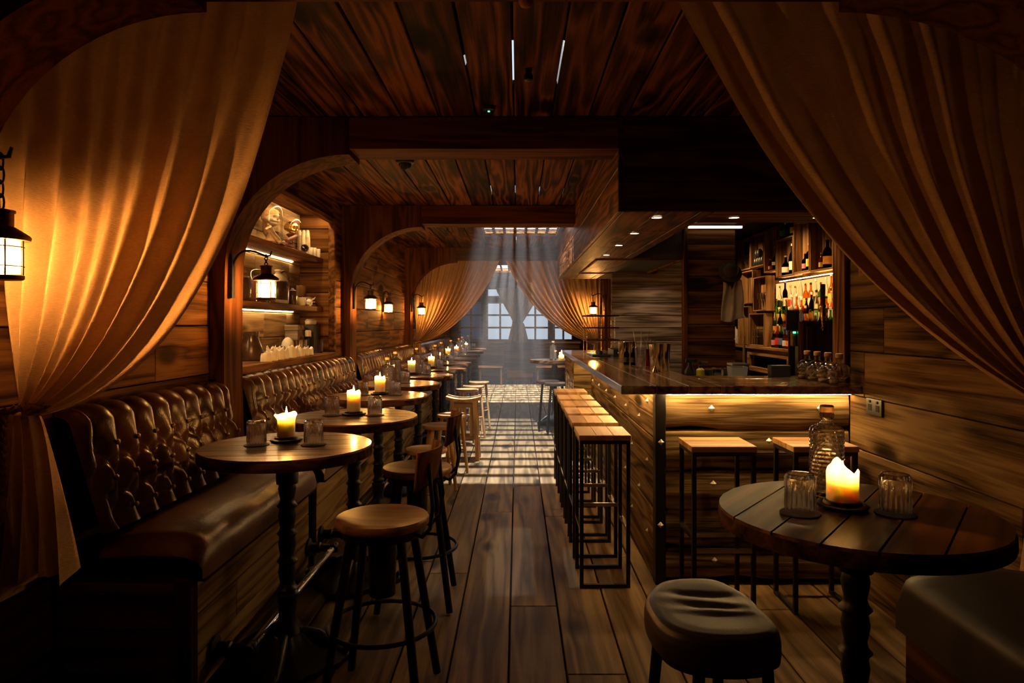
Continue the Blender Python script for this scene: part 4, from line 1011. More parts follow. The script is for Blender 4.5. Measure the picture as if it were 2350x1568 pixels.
# ---------------------------------------------------------------- bottles, skulls and small ware
def bottle(label, loc, h=.30, r=.038, body='amber glass', lab='white label', cap='cork', shape=0, group=None, fill=None):
    t = thing('spirit_bottle', label, 'bottle', loc, random.uniform(0, 6), group)
    if shape == 0: pr = [(r * .9, 0), (r, .006), (r, h * .58), (r * .85, h * .65), (r * .38, h * .74), (r * .34, h * .90), (r * .42, h * .905), (r * .42, h * .93), (.003, h * .93)]
    elif shape == 1: pr = [(r * .95, 0), (r * 1.05, .006), (r * 1.08, h * .42), (r * .9, h * .55), (r * .45, h * .66), (r * .32, h * .76), (r * .32, h * .92), (r * .4, h * .93), (.003, h * .93)]
    elif shape == 2: pr = [(r * .8, 0), (r * 1.15, h * .06), (r * 1.3, h * .26), (r * 1.1, h * .45), (r * .5, h * .60), (r * .34, h * .70), (r * .34, h * .90), (r * .4, h * .93), (.003, h * .93)]
    else: pr = [(r * .8, 0), (r * .9, .006), (r * .9, h * .62), (r * .3, h * .84), (r * .3, h * .92), (.003, h * .92)]
    MB().lathe(pr, 20).build('glass_body', body, t, smooth=40)
    if lab:
        rr = r * (1.09 if shape == 1 else 1.32 if shape == 2 else .91 if shape == 3 else 1.012); z0, z1 = (h * .14, h * .42) if shape != 2 else (h * .2, h * .34)
        MB().lathe([(rr, z0), (rr, z1)], 20, cap=False).build('label_band', lab, t, smooth=60)
    MB().lathe([(r * .40, h * .925), (r * .43, h * .93), (r * .43, h), (r * .36, h * 1.005)], 14).build('cap', cap, t)
    return t
def skull_fn(u, v, k=1.0):
    a = 2 * PI * u; th = PI * v
    d = Vector((math.sin(th) * math.cos(a), math.sin(th) * math.sin(a), math.cos(th)))   # faces +x
    x, y, z = d.x * 1.12, d.y * .86, d.z * .98
    p = Vector((x, y, z))
    def g(cx_, cy_, cz_, s): 
        q = Vector((cx_, cy_, cz_)).normalized(); return math.exp(-((d - q).length / s) ** 2)
    f = 1.0
    if z < -.15 and x < .35: f -= .28 * min(1, (-.15 - z) / .5) * min(1, (.35 - x) / .5)
    f -= .46 * (g(.82, .36, -.10, .19) + g(.82, -.36, -.10, .19)) + .34 * g(.95, 0, -.38, .10)
    f += .09 * (g(.75, .55, -.34, .16) + g(.75, -.55, -.34, .16)) + .06 * g(.95, 0, .12, .25)
    f += .26 * max(0, g(.75, 0, -.85, .42)) - .16 * math.exp(-((d.z + .58) / .05) ** 2) * (1 if d.x > .45 else 0) * min(1, max(0, (d.x - .45) / .15))
    f -= .10 * (g(.55, .75, -.05, .22) + g(.55, -.75, -.05, .22))
    f += .03 * math.sin(a * 26) * g(.86, 0, -.62, .16)
    return p * f * k
def skull_mesh(k, nu=56, nv=44): return MB().grid(lambda u, v: skull_fn(u, v, k), nu, nv, cu=True)
def skull_bottle(label, loc, rz):
    if 'skullb' in PROTO: return copy_tree(PROTO['skullb'], label, loc, rz)
    t = thing('skull_bottle', label, 'bottle', loc, rz, 'skull-shaped glass bottles on the bar'); PROTO['skullb'] = t
    b = skull_mesh(.058, 40, 32); b.v = [(x, y, z + .060) for x, y, z in b.v]
    b.build('glass_body', 'bottle glass', t, smooth=180)
    MB().lathe([(.020, .105), (.017, .120), (.016, .135), (.020, .138), (.020, .142)], 16).build('neck', 'bottle glass', t)
    MB().lathe([(.018, .143), (.019, .146), (.019, .163), (.016, .166)], 16).build('cap', 'cork', t)
    return t
for i, y in enumerate((3.635, 3.76, 3.885, 4.01)):
    skull_bottle('skull-shaped clear glass bottle on the bar end, %s in the row of four' % ('front', 'second', 'third', 'rearmost')[i], (1.712 - .004 * i, y, 1.0935), PI + .25)
# shakers and bar tools
def shaker(label, loc, h=.19):
    t = thing('cocktail_shaker', label, 'shaker', loc, 0, 'metal shakers on the bar')
    MB().lathe([(.034, 0), (.036, .004), (.0455, h - .01), (.0465, h), (.044, h), (.040, h - .006), (.003, .012)], 28, cap=False).build('cup', 'steel', t)
    return t
bt = 1.0935
shaker('tall polished shaker cup, left of the front pair on the bar', (.935, 4.62, bt), .185); shaker('tall polished shaker cup, right of the front pair on the bar', (1.01, 4.72, bt), .185)
shaker('polished shaker cup farther down the bar, beside the dark bottles', (.885, 5.70, bt), .17); shaker('polished shaker cup at the back of the bar, behind the other far one', (.97, 5.85, bt), .17)
t = thing('jigger', 'slim metal jigger standing before the front shaker pair', 'jigger', (.905, 4.50, bt)); MB().lathe([(.020, 0), (.005, .045), (.005, .05), (.022, .095), (.020, .095), (.003, .055)], 20, cap=False).build('cup', 'steel', t)
t = thing('spoon_glass', 'mixing glass holding long bar spoons on the bar', 'glass', (.90, 5.0, bt)); MB().lathe([(.035, 0), (.037, .004), (.042, .15), (.040, .15), (.034, .01), (.002, .008)], 24, cap=False).build('glass_body', 'clear glass', t)
for k in range(3): MB().tube([(-.01 + .01 * k, 0, .012), (-.05 + .06 * k, .02, .27)], .0022, 6).build('spoon', 'chrome', t)
t = thing('straw_cup', 'amber cup with black straws behind the mixing glass', 'cup', (1.0, 5.15, bt)); MB().lathe([(.036, 0), (.05, .13), (.048, .13), (.034, .006), (.002, .006)], 24, cap=False).build('cup', 'amber glass', t)
for k in range(4): MB().tube([(0, -.01 + .007 * k, .008), (.04 - .03 * k, .01 * k, .21)], .003, 6).build('straw', 'black plastic', t)
for k, (x, y, lab, body) in enumerate(((.86, 5.40, 'black label', 'dark glass'), (.905, 5.34, 'black label', 'dark glass'), (.935, 5.46, 'orange label', 'amber glass'))):
    bottle(['small dark bitters bottle on the bar, left of three', 'small dark bitters bottle on the bar, middle of three', 'small amber bitters bottle with orange label on the bar'][k], (x, y, bt), .14, .022, body, lab, 'black plastic', 0, 'bitters bottles on the bar')
t = thing('napkin_stack', 'folded white napkins on the bar beside the bitters', 'napkins', (1.01, 5.5, bt)); m = MB()
for k in range(6): m.board(-.035, .035, -.03, .03, .012 * k, .012 * k + .011)
m.build('paper', 'white plastic', t, smooth=0)
# wire rack, trays and box at the far end of the bar
t = thing('wire_rack', 'dark tiered wire rack standing at the far end of the bar', 'rack', (.92, 7.55, bt))
for (x, y) in ((-.17, -.16), (-.03, -.28), (.14, -.1), (.14, .2), (-.17, .2)): MB().tube([(x, y, 0), (x, y, .42)], .004, 6).build('upright', 'brass', t)
for z in (.40, .27, .14): MB().board(-.19, .16, -.30, .22, z, z + .014).build('shelf', 'dark wood X', t, smooth=0)
t = thing('bar_tray', 'black tray with dark cups on the far end of the bar', 'tray', (.82, 6.95, bt)); MB().board(-.09, .09, -.28, .28, 0, .016).build('tray', 'black plastic', t, smooth=0)
for k in range(3): MB().lathe([(.02, .016), (.025, .05), (.022, .05), (.018, .022), (.002, .022)], 16, (0, -.18 + .09 * k, 0), cap=False).build('cup', 'black plastic', t)
t = thing('till_box', 'low black till box at the far end of the bar', 'till', (1.0, 6.9, bt)); MB().board(-.06, .055, -.2, .2, 0, .07).build('body', 'black plastic', t, smooth=0); MB().board(-.02, .03, -.206, -.2, .03, .042).build('badge', 'yellow label', t, smooth=0)
# ---------------------------------------------------------------- back bar, along the recessed right wall of the bar
XB = 3.10
def Yq(px, X=XB): return F * X / (px - 1188)
def Zq(py, px, X=XB): return EYE - (py - 742) * X / (px - 1188)
ZW = 1.12
cab = thing('back_bar_cabinet', 'wooden back bar cabinet with a glass-fronted fridge under the bottles', 'cabinet', (0, 0, 0))
MB().board(XB - .02, 3.38, 6.6, 9.95, ZW - .035, ZW).build('worktop', 'crate wood Y', cab, smooth=0)
MB().box(XB + .05, 3.37, 6.62, 9.9, 0, ZW - .036).build('carcass', 'dark slot', cab, smooth=0)
y0, y1 = Yq(1812), Yq(1714); zb = Zq(858, 1760)
m = MB()
for (a, b, c, d) in ((y0, y0 + .09, zb, ZW - .04), (y1 - .09, y1, zb, ZW - .04), (y0 + .09, y1 - .09, ZW - .12, ZW - .04), (y0 + .09, y1 - .09, zb, zb + .06)): m.board(XB, XB + .045, a, b, c, d)
m.build('fridge_frame', 'crate wood Y', cab, smooth=0)
MB().box(XB + .030, XB + .034, y0 + .09, y1 - .09, zb + .06, ZW - .12).build('fridge_glass', 'black glass', cab, smooth=0)
MB().box(XB + .0345, XB + .045, y0 + .09, y1 - .09, zb + .06, ZW - .12).build('fridge_back', 'dark slot', cab, smooth=0)
MB().board(XB, XB + .045, y1 + .005, 9.9, .4, ZW - .04).build('side_board', 'dark wood Y', cab, smooth=0)
MB().board(XB, XB + .045, 6.62, y0 - .005, .4, ZW - .04).build('side_board', 'dark wood Y', cab, smooth=0)
MB().board(XB - .04, XB - .021, y1, y1 + .05, .5, ZW + .12).build('end_post', 'crate wood Z', cab, smooth=0)
t = thing('tap_cabinet', 'dark wooden cabinet below the beer tap, right of the till', 'cabinet', (0, 0, 0)); MB().board(2.045, 2.33, 4.90, 4.98, 0, 1.432).build('body', 'dark wood Z', t, smooth=0)
MB().board(2.07, 2.30, 4.885, 4.8995, .5, 1.40).build('door', 'dark wood Z', t, smooth=0)
crates = [(1780, 1819, 638, 552), (1820, 1857, 629, 513), (1858, 1911, 625, 501), (1753, 1780, 627, 528), (1722, 1752, 616, 541), (1692, 1721, 624, 553),
          (1728, 1758, 715, 638), (1698, 1727, 699, 626), (1719, 1753, None, 720), (1695, 1718, None, 704), (1670, 1694, None, 727), (1672, 1691, 715, 562)]
cl = ['crate of the upper row with two gin bottles', 'crate of the upper row holding a pink and a yellow bottle', 'crate of the upper row beside the end post, with an orange-labelled bottle', 'crate of the upper row with a round white-labelled bottle', 'crate of the upper row with black stacked cups', 'crate of the upper row with stemmed glasses', 'crate of the middle row with tall clear glasses', 'dark empty crate of the middle row', 'crate of the bottom row with stacked tumblers', 'dark empty crate of the bottom row', 'crate of the bottom row with two squeeze bottles', 'tall dim crate behind the hanging apron']
CR = []
for (p0, p1, pb, pt), lb in zip(crates, cl):
    t = thing('wine_crate', 'open wooden wall ' + lb, 'crate', (0, 0, 0), 0, 'open crates forming the back bar shelves'); w = .016
    x0, x1 = XB, XB + .11; y1, y0 = Yq(p0) - .003, Yq(p1) + .003; z0 = Zq(pb, p0) if pb else ZW + .001; z1 = Zq(pt, p0)
    CR.append((y0, y1, z0, z1))
    for (a, b) in ((y0, y0 + w), (y1 - w, y1)): MB().board(x0, x1, a, b, z0, z1).build('side_board', 'crate wood Z', t, smooth=0)
    for (a, b) in ((z0, z0 + w), (z1 - w, z1)): MB().board(x0, x1, y0 + w, y1 - w, a, b).build('shelf_board', 'crate wood Y', t, smooth=0)
    m = MB(); k = 4
    for i in range(k): m.board(x1 - .012, x1, y0 + w + (y1 - y0 - 2 * w) * i / k + .003, y0 + w + (y1 - y0 - 2 * w) * (i + 1) / k - .003, z0 + w, z1 - w)
    m.build('back_slats', 'crate wood Z', t, smooth=0)
def inside(c, f, lb, **k):
    y0, y1, z0, z1 = CR[c]; bottle(lb, (k.pop('x', XB + .046), y1 + (y0 - y1) * f, z0 + .0165), **k)
inside(0, .38, 'squat dark bottle with cream label in the upper row crate', h=.23, r=.042, body='dark glass', lab='cream label', cap='cork', shape=1)
inside(0, .75, 'slim white-labelled bottle in the upper row crate', h=.35, r=.034, body='dark glass', lab='white label', cap='white cap')
inside(1, .52, 'pink-labelled bottle in the upper row crate', h=.19, r=.036, body='dark glass', lab='pink label', cap='black plastic')
inside(1, .76, 'tall yellow-labelled bottle in the upper row crate', h=.29, r=.034, body='dark glass', lab='yellow label', cap='cork')
inside(2, .60, 'orange-labelled dark bottle in the crate by the end post', h=.29, r=.044, body='dark glass', lab='orange label', cap='black plastic')
inside(2, .35, 'small yellow-labelled bottle in the crate by the end post', h=.17, r=.03, body='amber glass', lab='yellow label', cap='cork')
inside(3, .72, 'round-shouldered bottle with big white label in its own crate', h=.29, r=.036, body='dark glass', lab='white label', cap='white cap', shape=2)
inside(3, .25, 'short copper-coloured bottle beside the white-labelled one', h=.15, r=.025, body='amber glass', lab='orange label', cap='cork')
for i, (f, lb, bd, la) in enumerate(((.2, 'green bottle standing on top of the gin crate', 'green glass', 'green label'), (.5, 'dark bottle standing on top of the gin crate', 'dark glass', 'black label'), (.8, 'yellow-labelled bottle standing on top of the gin crate', 'dark glass', 'yellow label'))):
    y0, y1, z0, z1 = CR[0]; bottle(lb, (XB + .05, y1 + (y0 - y1) * f, z1 + .0005), .24, .036, bd, la, 'black plastic', 0)
def stem(label, loc, h=.14, r=.032, group='glasses kept in the back bar crates'):
    key = 'stem%.2f' % h
    if key in PROTO: return copy_tree(PROTO[key], label, loc)
    t = thing('stem_glass', label, 'glass', loc, 0, group); PROTO[key] = t
    MB().lathe([(r, 0), (r, .002), (.004, .006), (.0035, h * .45), (r * .7, h * .6), (r, h * .8), (r * .9, h), (r * .86, h), (r * .94, h * .8), (r * .62, h * .62), (.002, h * .5)], 18, cap=False).build('glass_body', 'clear glass', t)
    return t
y0, y1, z0, z1 = CR[5]
for k in range(3): stem('stemmed glass in the leftmost upper crate, %s of three' % ('left', 'middle', 'right')[k], (XB + .05, y1 - .17 - .08 * k, z0 + .0165), .19)
y0, y1, z0, z1 = CR[6]
for k in range(4): stem('tall clear glass in the middle row crate, %s of four from the left' % ORD[k], (XB + .05, y1 - .10 - .08 * k, z0 + .0165), .22, .034)
y0, y1, z0, z1 = CR[8]
for k in range(6):
    o = tumbler('tumbler stacked in the bottom row crate, %s' % ['lower left', 'lower middle', 'lower right', 'upper left', 'upper middle', 'upper right'][k], (XB + .05, y1 - .12 - .09 * (k % 3), z0 + .0165 + .106 * (k // 3)), 0, None)
    o['group'] = 'tumblers stacked in the back bar crate'
y0, y1, z0, z1 = CR[4]
for k in range(6):
    o = MB().lathe([(.02, 0), (.038, .03), (.038, .07), (.028, .10), (.010, .11)], 14).build('black_cup', 'black plastic'); o.location = (XB + .05, y1 - .08 - .085 * (k % 4) - (.04 if k > 3 else 0), z0 + .0165 + (.1105 if k > 3 else 0)); tag(o, 'black glossy cup in the dark upper crate, ' + ['lower far left', 'lower second', 'lower third', 'lower far right', 'left of the two on top', 'right of the two on top'][k], 'cup', 'black cups in the dark crate')
y0, y1, z0, z1 = CR[10]
for k, (f, h, lb) in enumerate(((.45, .24, 'pale squeeze bottle in the leftmost bottom crate'), (.78, .13, 'short white pot beside the pale squeeze bottle'))):
    o = MB().lathe([(.036, 0), (.038, .004), (.038, h * .7), (.022, h * .82), (.008, h * .84), (.004, h)], 16).build('squeeze_bottle', 'white plastic'); o.location = (XB + .05, y1 + (y0 - y1) * f, z0 + .0165); tag(o, lb, 'bottle')
# stepped bottle display in front of the glowing panel
t = thing('bottle_steps', 'stepped wooden bottle display in front of the glowing panel', 'shelf', (0, 0, 0))
rows = [('front step', 2.955 + .2, ZW + .0005, 1776, 1843, 9, .25), ('second step', 3.205, 1.242, 1779, 1906, 12, .33), ('third step', 3.27, 1.402, 1782, 1908, 12, .34), ('top step', 3.335, 1.582, 1790, 1908, 11, .33)]
for nm, x, z, p0, p1, n, h in rows[1:]: MB().board(x - .031, x + .031, Yq(1912, 3.2), Yq(1768, 3.2) - .1, ZW + .001, z - .0005).build('step', 'crate wood Y', t, smooth=0)
t = thing('backlit_panel', 'glowing amber panel behind the spirit bottles', 'light panel', (0, 0, 0)); MB().box(3.368, 3.378, 6.75, 8.9, 1.455, 1.93).build('panel', 'backlight', t, smooth=0)
MB().box(3.22, 3.24, 6.75, 8.4, 1.929, 1.935).build('trim_crate_light', 'strip glow', smooth=0, kind=ST)
rb_ = random.Random(5)
BODY = ['amber glass', 'bottle glass', 'green glass', 'dark glass', 'bottle glass', 'amber glass', 'amber glass']
BN = {'amber glass': 'amber', 'bottle glass': 'clear', 'green glass': 'green', 'dark glass': 'dark'}
LB = ['white label', 'orange label', 'yellow label', 'red label', 'cream label', 'blue label', 'pink label', 'green label', 'white label', 'black label', 'yellow label', 'orange label']
for nm, x, z, p0, p1, n, h in rows:
    for k in range(n):
        y = Yq(p1 + (p0 - p1) * k / (n - 1), x); bd = rb_.choice(BODY); lb = rb_.choice(LB); hh = h * rb_.uniform(.85, 1.15)
        bottle('%s bottle with %s, %s from the right on the %s' % (BN[bd], lb, ORD[k], nm), (x, y, z), hh, rb_.uniform(.028, .0305), bd, lb, rb_.choice(['cork', 'black plastic', 'white cap', 'brass']), rb_.choice([0, 0, 1, 3]), 'spirit bottles in front of the glowing panel')
# till screen, printer and tap
t = thing('till_screen', 'tilted dark till screen standing left of the tap cabinet', 'screen', (2.115, 5.25, .5), R(-16))
MB().board(-.050, .045, -.008, .008, .865, 1.02, c=.004).build('housing', 'black plastic', t, smooth=0); MB().board(-.044, .039, -.0095, -.008, .875, 1.01).build('display', 'screen', t, smooth=0)
MB().board(.050, .066, -.004, .006, .865, 1.025).build('side_paper', 'white plastic', t, smooth=0)
MB().box(-.03, .03, -.03, .03, -.5, .864).build('stand', 'black plastic', t, smooth=0)
t = thing('receipt_printer', 'black receipt printer with a green light below the till screen', 'printer', (2.10, 5.08, 1.0))
MB().board(-.035, .04, -.055, .055, .25, .365).build('body', 'black plastic', t, smooth=0); MB().board(-.025, .03, -.03, .03, -1.0, .25).build('pedestal', 'black plastic', t, smooth=0)
MB().board(-.062, -.037, -.02, .03, .25, .36).build('side_box', 'crate wood Z', t, smooth=0); MB().board(-.062, -.040, -.027, -.0205, .345, .358).build('indicator', 'green led', t, smooth=0)
t = thing('beer_tap', 'tall wooden beer tap handle before the dark tap cabinet', 'tap', (2.145, 4.80, 1.0))
MB().lathe([(.003, .37), (.010, .43), (.017, .48), (.018, .53), (.021, .535), (.021, .545), (.017, .55), (.017, .69), (.013, .695)], 16).build('handle', 'brass', t); MB().tube([(0, 0, .40), (0, .03, .36), (0, .084, .36)], .010, 10).build('spout', 'brass', t)
spot_light('partition_fill', (1.72, 5.0, 2.34), 14, (1, .64, .30), 80, .9, .04, rot=(R(36), 0, 0))  # fill spot without a fitting, added to brighten partition and apron
t = thing('card_box', 'small black box at the back edge of the bar beside the skull bottles', 'box', (1.60, 4.18, 1.0935)); MB().board(-.06, .06, -.03, .03, 0, .07).build('body', 'black plastic', t, smooth=0)
for k, (x, y) in enumerate(((2.5, 6.2), (2.55, 7.6), (2.5, 9.0))): spot_light('back_bar_spot', (x, y, 2.53), 85, (1, .62, .26), 110, .8, .04, rot=(0, -R(32), 0))
# lower worktop behind the bar with tubs and bottles
t = thing('service_worktop', 'steel service worktop behind the front of the bar', 'worktop', (0, 0, 0)); MB().board(1.09, 1.70, 4.26, 5.3, .96, .985).build('top', 'chrome', t, smooth=0)
for (x, y) in ((1.12, 4.3), (1.67, 4.3), (1.12, 5.26), (1.67, 5.26)): MB().box(x - .02, x + .02, y - .02, y + .02, 0, .96).build('leg', 'chrome', t, smooth=0)
wz = .9855
o = thing('plastic_tub', 'grey plastic tub behind the bar, right of the steel bowl', 'tub', (1.505, 4.68, wz)); m = MB()
m.lathe([(.058, 0), (.062, .004), (.078, .135), (.080, .138), (.075, .138), (.057, .01), (.002, .008)], 4, M=Matrix.Rotation(PI / 4, 4, 'Z'), cap=False); m.build('body', 'grey tub', o, smooth=0)
o = thing('plastic_tub', 'clear lidded tub just behind the grey tub', 'tub', (1.60, 4.95, wz)); m = MB().board(-.06, .06, -.06, .06, 0, .13); m.build('body', 'bottle glass', o, smooth=0); MB().board(-.065, .065, -.065, .065, .1305, .145).build('lid', 'white plastic', o, smooth=0)
o = thing('steel_bowl', 'round steel container behind the bar, left of the grey tub', 'container', (1.42, 4.85, wz)); MB().lathe([(.085, 0), (.09, .01), (.092, .11), (.098, .115), (.09, .116), (.086, .02), (.002, .018)], 28, cap=False).build('body', 'steel', o)
o = thing('soap_bottle', 'yellow liquid bottle with black pump behind the bar', 'bottle', (1.27, 4.75, wz)); MB().lathe([(.026, 0), (.028, .005), (.028, .11), (.012, .125)], 18).build('body', 'yellow soap', o); MB().lathe([(.014, .125), (.014, .14), (.006, .145), (.006, .17)], 12).build('pump', 'black plastic', o); MB().tube([(0, 0, .165), (.05, -.01, .165)], .006, 8).build('nozzle', 'black plastic', o)
o = thing('spray_bottle', 'black spray bottle beside the yellow one behind the bar', 'bottle', (1.205, 4.78, wz)); MB().lathe([(.034, 0), (.036, .005), (.036, .10), (.013, .14), (.013, .16)], 18).build('body', 'black plastic', o); MB().board(-.03, .05, -.012, .012, .16, .185).build('trigger_head', 'black plastic', o, smooth=0)
# apron and cap hanging on the partition side
o = thing('hanging_apron', 'pale cloth apron hanging from a hook by the leftmost crates', 'apron', (2.02, 6.425, 1.79))
def apr(u, v):
    x = (u - .5) * (.17 + .06 * v); z = .02 - .36 * v - .02 * math.sin(u * 5); cleft = .035 * math.exp(-((u - .5) / .06) ** 2) * max(0, 1 - v * 2.2)
    return (x, -.02 * math.sin(u * 14 + v * 2) - .012 * math.sin(u * 5 + v * 7) - cleft * -1.0, z - .06 * math.exp(-((u - .5) / .08) ** 2) * max(0, 1 - v * 3))
MB().grid(apr, 40, 30).build('cloth', 'apron cloth', o, smooth=180, solid=.004)
MB().tube([(0, -.012, .02), (0, .0, .05), (0, .033, .055)], .004, 8).build('hook', 'iron', o)
o = thing('felt_hat', 'dark felt hat hanging above the apron', 'hat', (1.985, 6.37, 1.90)); MB().lathe([(.105, -.015), (.11, -.01), (.07, .0), (.062, .05), (.045, .075), (.002, .08)], 24, M=Matrix.Rotation(R(62), 4, 'X'), cap=False).build('crown', 'felt', o, smooth=60)
# outlet and picture on the right wall
o = thing('power_socket', 'black double wall socket on the right plank wall beside the bar', 'socket', (RX, 3.43, .998)); MB().board(-.012, 0, -.075, .075, -.043, .043, c=.003).build('plate', 'black plastic', o, smooth=0)
m = MB()
for sy in (-.036, .036): m.box(-.0135, -.012, sy - .016, sy + .016, -.02, .012); m.box(-.016, -.012, sy - .006, sy + .006, .02, .032)
m.build('sockets', 'dark slot', o, smooth=0)
o = thing('picture_frame', 'wooden picture frame on the right wall, half behind the near curtain', 'picture', (RX, 3.35, 1.86))
m = MB(); m.board(-.02, 0, -.22, .22, -.20, -.175); m.board(-.02, 0, -.22, .22, .175, .20); m.board(-.02, 0, -.22, -.195, -.175, .175); m.board(-.02, 0, .195, .22, -.175, .175); m.build('frame', 'crate wood Y', o, smooth=0)
MB().box(-.008, -.001, -.195, .195, -.175, .175).build('picture', 'book brown', o, smooth=0)
# ---------------------------------------------------------------- the niche and its curiosities
sh = []
for k, (z, n) in enumerate(((1.985, 'upper'), (1.545, 'lower'))):
    t = thing('wall_shelf', '%s wooden shelf of the lit niche' % n, 'shelf', (0, 0, 0), 0, 'shelves of the niche')
    MB().board(-1.974, -1.765, 4.0, 6.199, z - .022, z + .022).build('board', 'brown wood Y', t, smooth=0)
    MB().box(-1.973, -1.966, 4.02, 5.98, z - .0285, z - .0225).build('light_strip', 'niche glow', t, smooth=0)
MB().box(-1.72, -1.70, 4.03, 6.15, 1.109, 1.1148).build('trim_bench_light', 'niche glow', wl, smooth=0)
Z1, Z2, Z3 = 2.0075, 1.5675, 1.1605
def niche(px, depth=-1.87): return depth, (px - 1188) and F * depth / (px - 1188)
def dome(nm, label, loc, r, h):
    t = thing('glass_dome', label, 'glass dome', loc)
    MB().lathe([(r, .012), (r, h - r)] + [(r * math.cos(a), h - r + r * math.sin(a)) for a in [PI / 2 * i / 10 for i in range(1, 11)]], 36, cap=False).build('glass', 'dome glass', t, smooth=180)
    MB().lathe([(r + .012, 0), (r + .014, .006), (r + .004, .0115)], 32).build('base', 'dark wood X', t)
    return t
dome('d', 'large glass dome over the scarfed skull on the upper niche shelf', (-1.868, 5.16, Z1), .088, .335)
o = thing('scarfed_skull', 'grinning skull wearing a brown head scarf inside the large dome', 'skull', (-1.868, 5.16, Z1 + .012), R(-22))
m = skull_mesh(.066); m.v = [(x, y, z + .20) for x, y, z in m.v]; m.build('skull', 'bone', o, smooth=180)
m = MB().grid(lambda u, v: tuple(Vector((0, 0, .203)) + Matrix.Rotation(R(-16), 3, 'Y') @ (Vector((math.sin(v * 1.55) * math.cos(2 * PI * u) * .076, math.sin(v * 1.55) * math.sin(2 * PI * u) * .061, math.cos(v * 1.55) * .069)) * (1 + .03 * math.sin(u * 40 + v * 6)))), 50, 20, cu=True)
m.tube([(-.06, .01, .19), (-.072, .02, .14), (-.065, .025, .09), (-.05, .03, .05)], [.016, .02, .022, .01], 8); m.build('scarf', 'scarf', o, smooth=180)
MB().lathe([(.045, 0), (.05, .02), (.03, .05), (.018, .08), (.02, .14)], 16).build('stand', 'scarf', o)
MB().tube([(.02, .035, .05), (.03, .05, .09), (-.02, .06, .1)], .008, 8).build('ribbon', 'book brown', o)
dome('d', 'smaller glass dome over the golden skull on the upper niche shelf', (-1.868, 5.63, Z1), .082, .30)
o = thing('golden_skull', 'golden skull on a turned stand inside the smaller dome', 'skull', (-1.868, 5.63, Z1 + .012), R(-30))
m = skull_mesh(.058); m.v = [(x, y, z + .185) for x, y, z in m.v]; m.build('skull', 'gold', o, smooth=180)
MB().lathe([(.045, 0), (.04, .012), (.014, .02), (.018, .05), (.012, .06), (.014, .10), (.04, .13), (.03, .14)], 20).build('stand', 'brown wood Z', o)
o = thing('carved_candle', 'tall white wax-dripped candle cluster beside the golden skull dome', 'candle', (-1.90, 6.07, Z1), 0)
m = MB()
for k in range(9):
    a = k * .7; rr = .035 if k < 8 else 0; m.lathe([(.02, 0), (.022, .03), (.019, .16 + .02 * math.sin(k * 2.3)), (.013, .21 + .03 * math.sin(k * 1.7)), (.003, .215 + .03 * math.sin(k * 1.7))], 10, (rr * math.cos(a), rr * math.sin(a), 0), rib=lambda i, q: 1 + .1 * math.sin(3 * q + i))
m.build('wax', 'bone', o, smooth=60)
o = thing('brass_telescope', 'short dark telescope pointing at the room on the upper shelf', 'telescope', (-1.83, 5.86, Z1 + .05), 0)
MM = Matrix.Rotation(R(62), 4, 'Z') @ Matrix.Rotation(PI / 2, 4, 'Y')
MM = Matrix.Rotation(R(-70), 4, 'Z') @ Matrix.Rotation(PI / 2, 4, 'Y')
MB().lathe([(.020, -.10), (.021, -.02), (.028, -.015), (.029, .05), (.033, .055), (.033, .07), (.027, .07), (.025, .045), (.002, .045)], 24, M=MM, cap=False).build('barrel', 'book brown', o)
MB().lathe([(.024, .046), (.022, .056), (.0005, .06)], 20, M=MM, cap=False).build('lens', 'screen', o)
MB().lathe([(.03, -.05), (.02, -.035), (.012, -.028)], 12).build('stand', 'iron', o)
for k, (y, hh, dx) in enumerate(((5.975, .075, .06), (6.09, .085, .055), (6.14, .08, .075))):
    o = MB().lathe([(.019, 0), (.021, .004), (.021, hh - .004), (.018, hh), (.012, hh - .004), (.001, hh - .005)], 18).build('candle_stub', 'pale wax'); o.location = (-1.87 + dx, y, Z1)
    tag(o, ['short cream candle beside the telescope', 'plain white candle at the right end of the upper shelf', 'last white candle at the right end of the upper shelf'][k], 'candle', 'unlit candles on the niche shelves')
o = thing('skeleton_arm', 'bone skeleton forearm and hand resting before the large dome', 'bones', (0, 0, 0))
P_ = [(-1.80, 4.93, Z1 + .105), (-1.785, 5.0, Z1 + .06), (-1.775, 5.06, Z1 + .03)]
for d in (-.01, .01): MB().tube([(p[0] + d, p[1], p[2] + d * .5) for p in P_], [.013, .008, .011], 8).build('arm_bone', 'bone', o)
MB().lathe([(.004, -.02), (.018, -.008), (.018, .008), (.004, .02)], 10, (-1.772, 5.07, Z1 + .022)).build('wrist', 'bone', o)
for k in range(5): MB().tube([(-1.772, 5.075, Z1 + .02), (-1.785 + .010 * k, 5.115, Z1 + .022), (-1.787 + .0085 * k, 5.145 + .008 * (2 - abs(k - 2)), Z1 + .008)], [.006, .005, .004], 6).build('finger', 'bone', o)
for k in range(3):
    o = MB().lathe([(.015, 0), (.017, .004), (.017, .19), (.015, .194), (.007, .194), (.006, .19)], 16, M=Matrix.Rotation(R(-84 + 6 * k), 4, 'X')).build('scroll', 'scroll red'); o.location = (-1.795, 5.27 + .02 * k, Z1 + .018 + (.033 if k == 2 else 0)); o.rotation_euler = (0, 0, R(-2 * k)); o.location.x += -.036 * (k % 2)
    tag(o, 'rolled dark red scroll before the domes, %s of three' % ('front', 'rear', 'top')[k], 'scroll', 'rolled scrolls on the upper shelf')
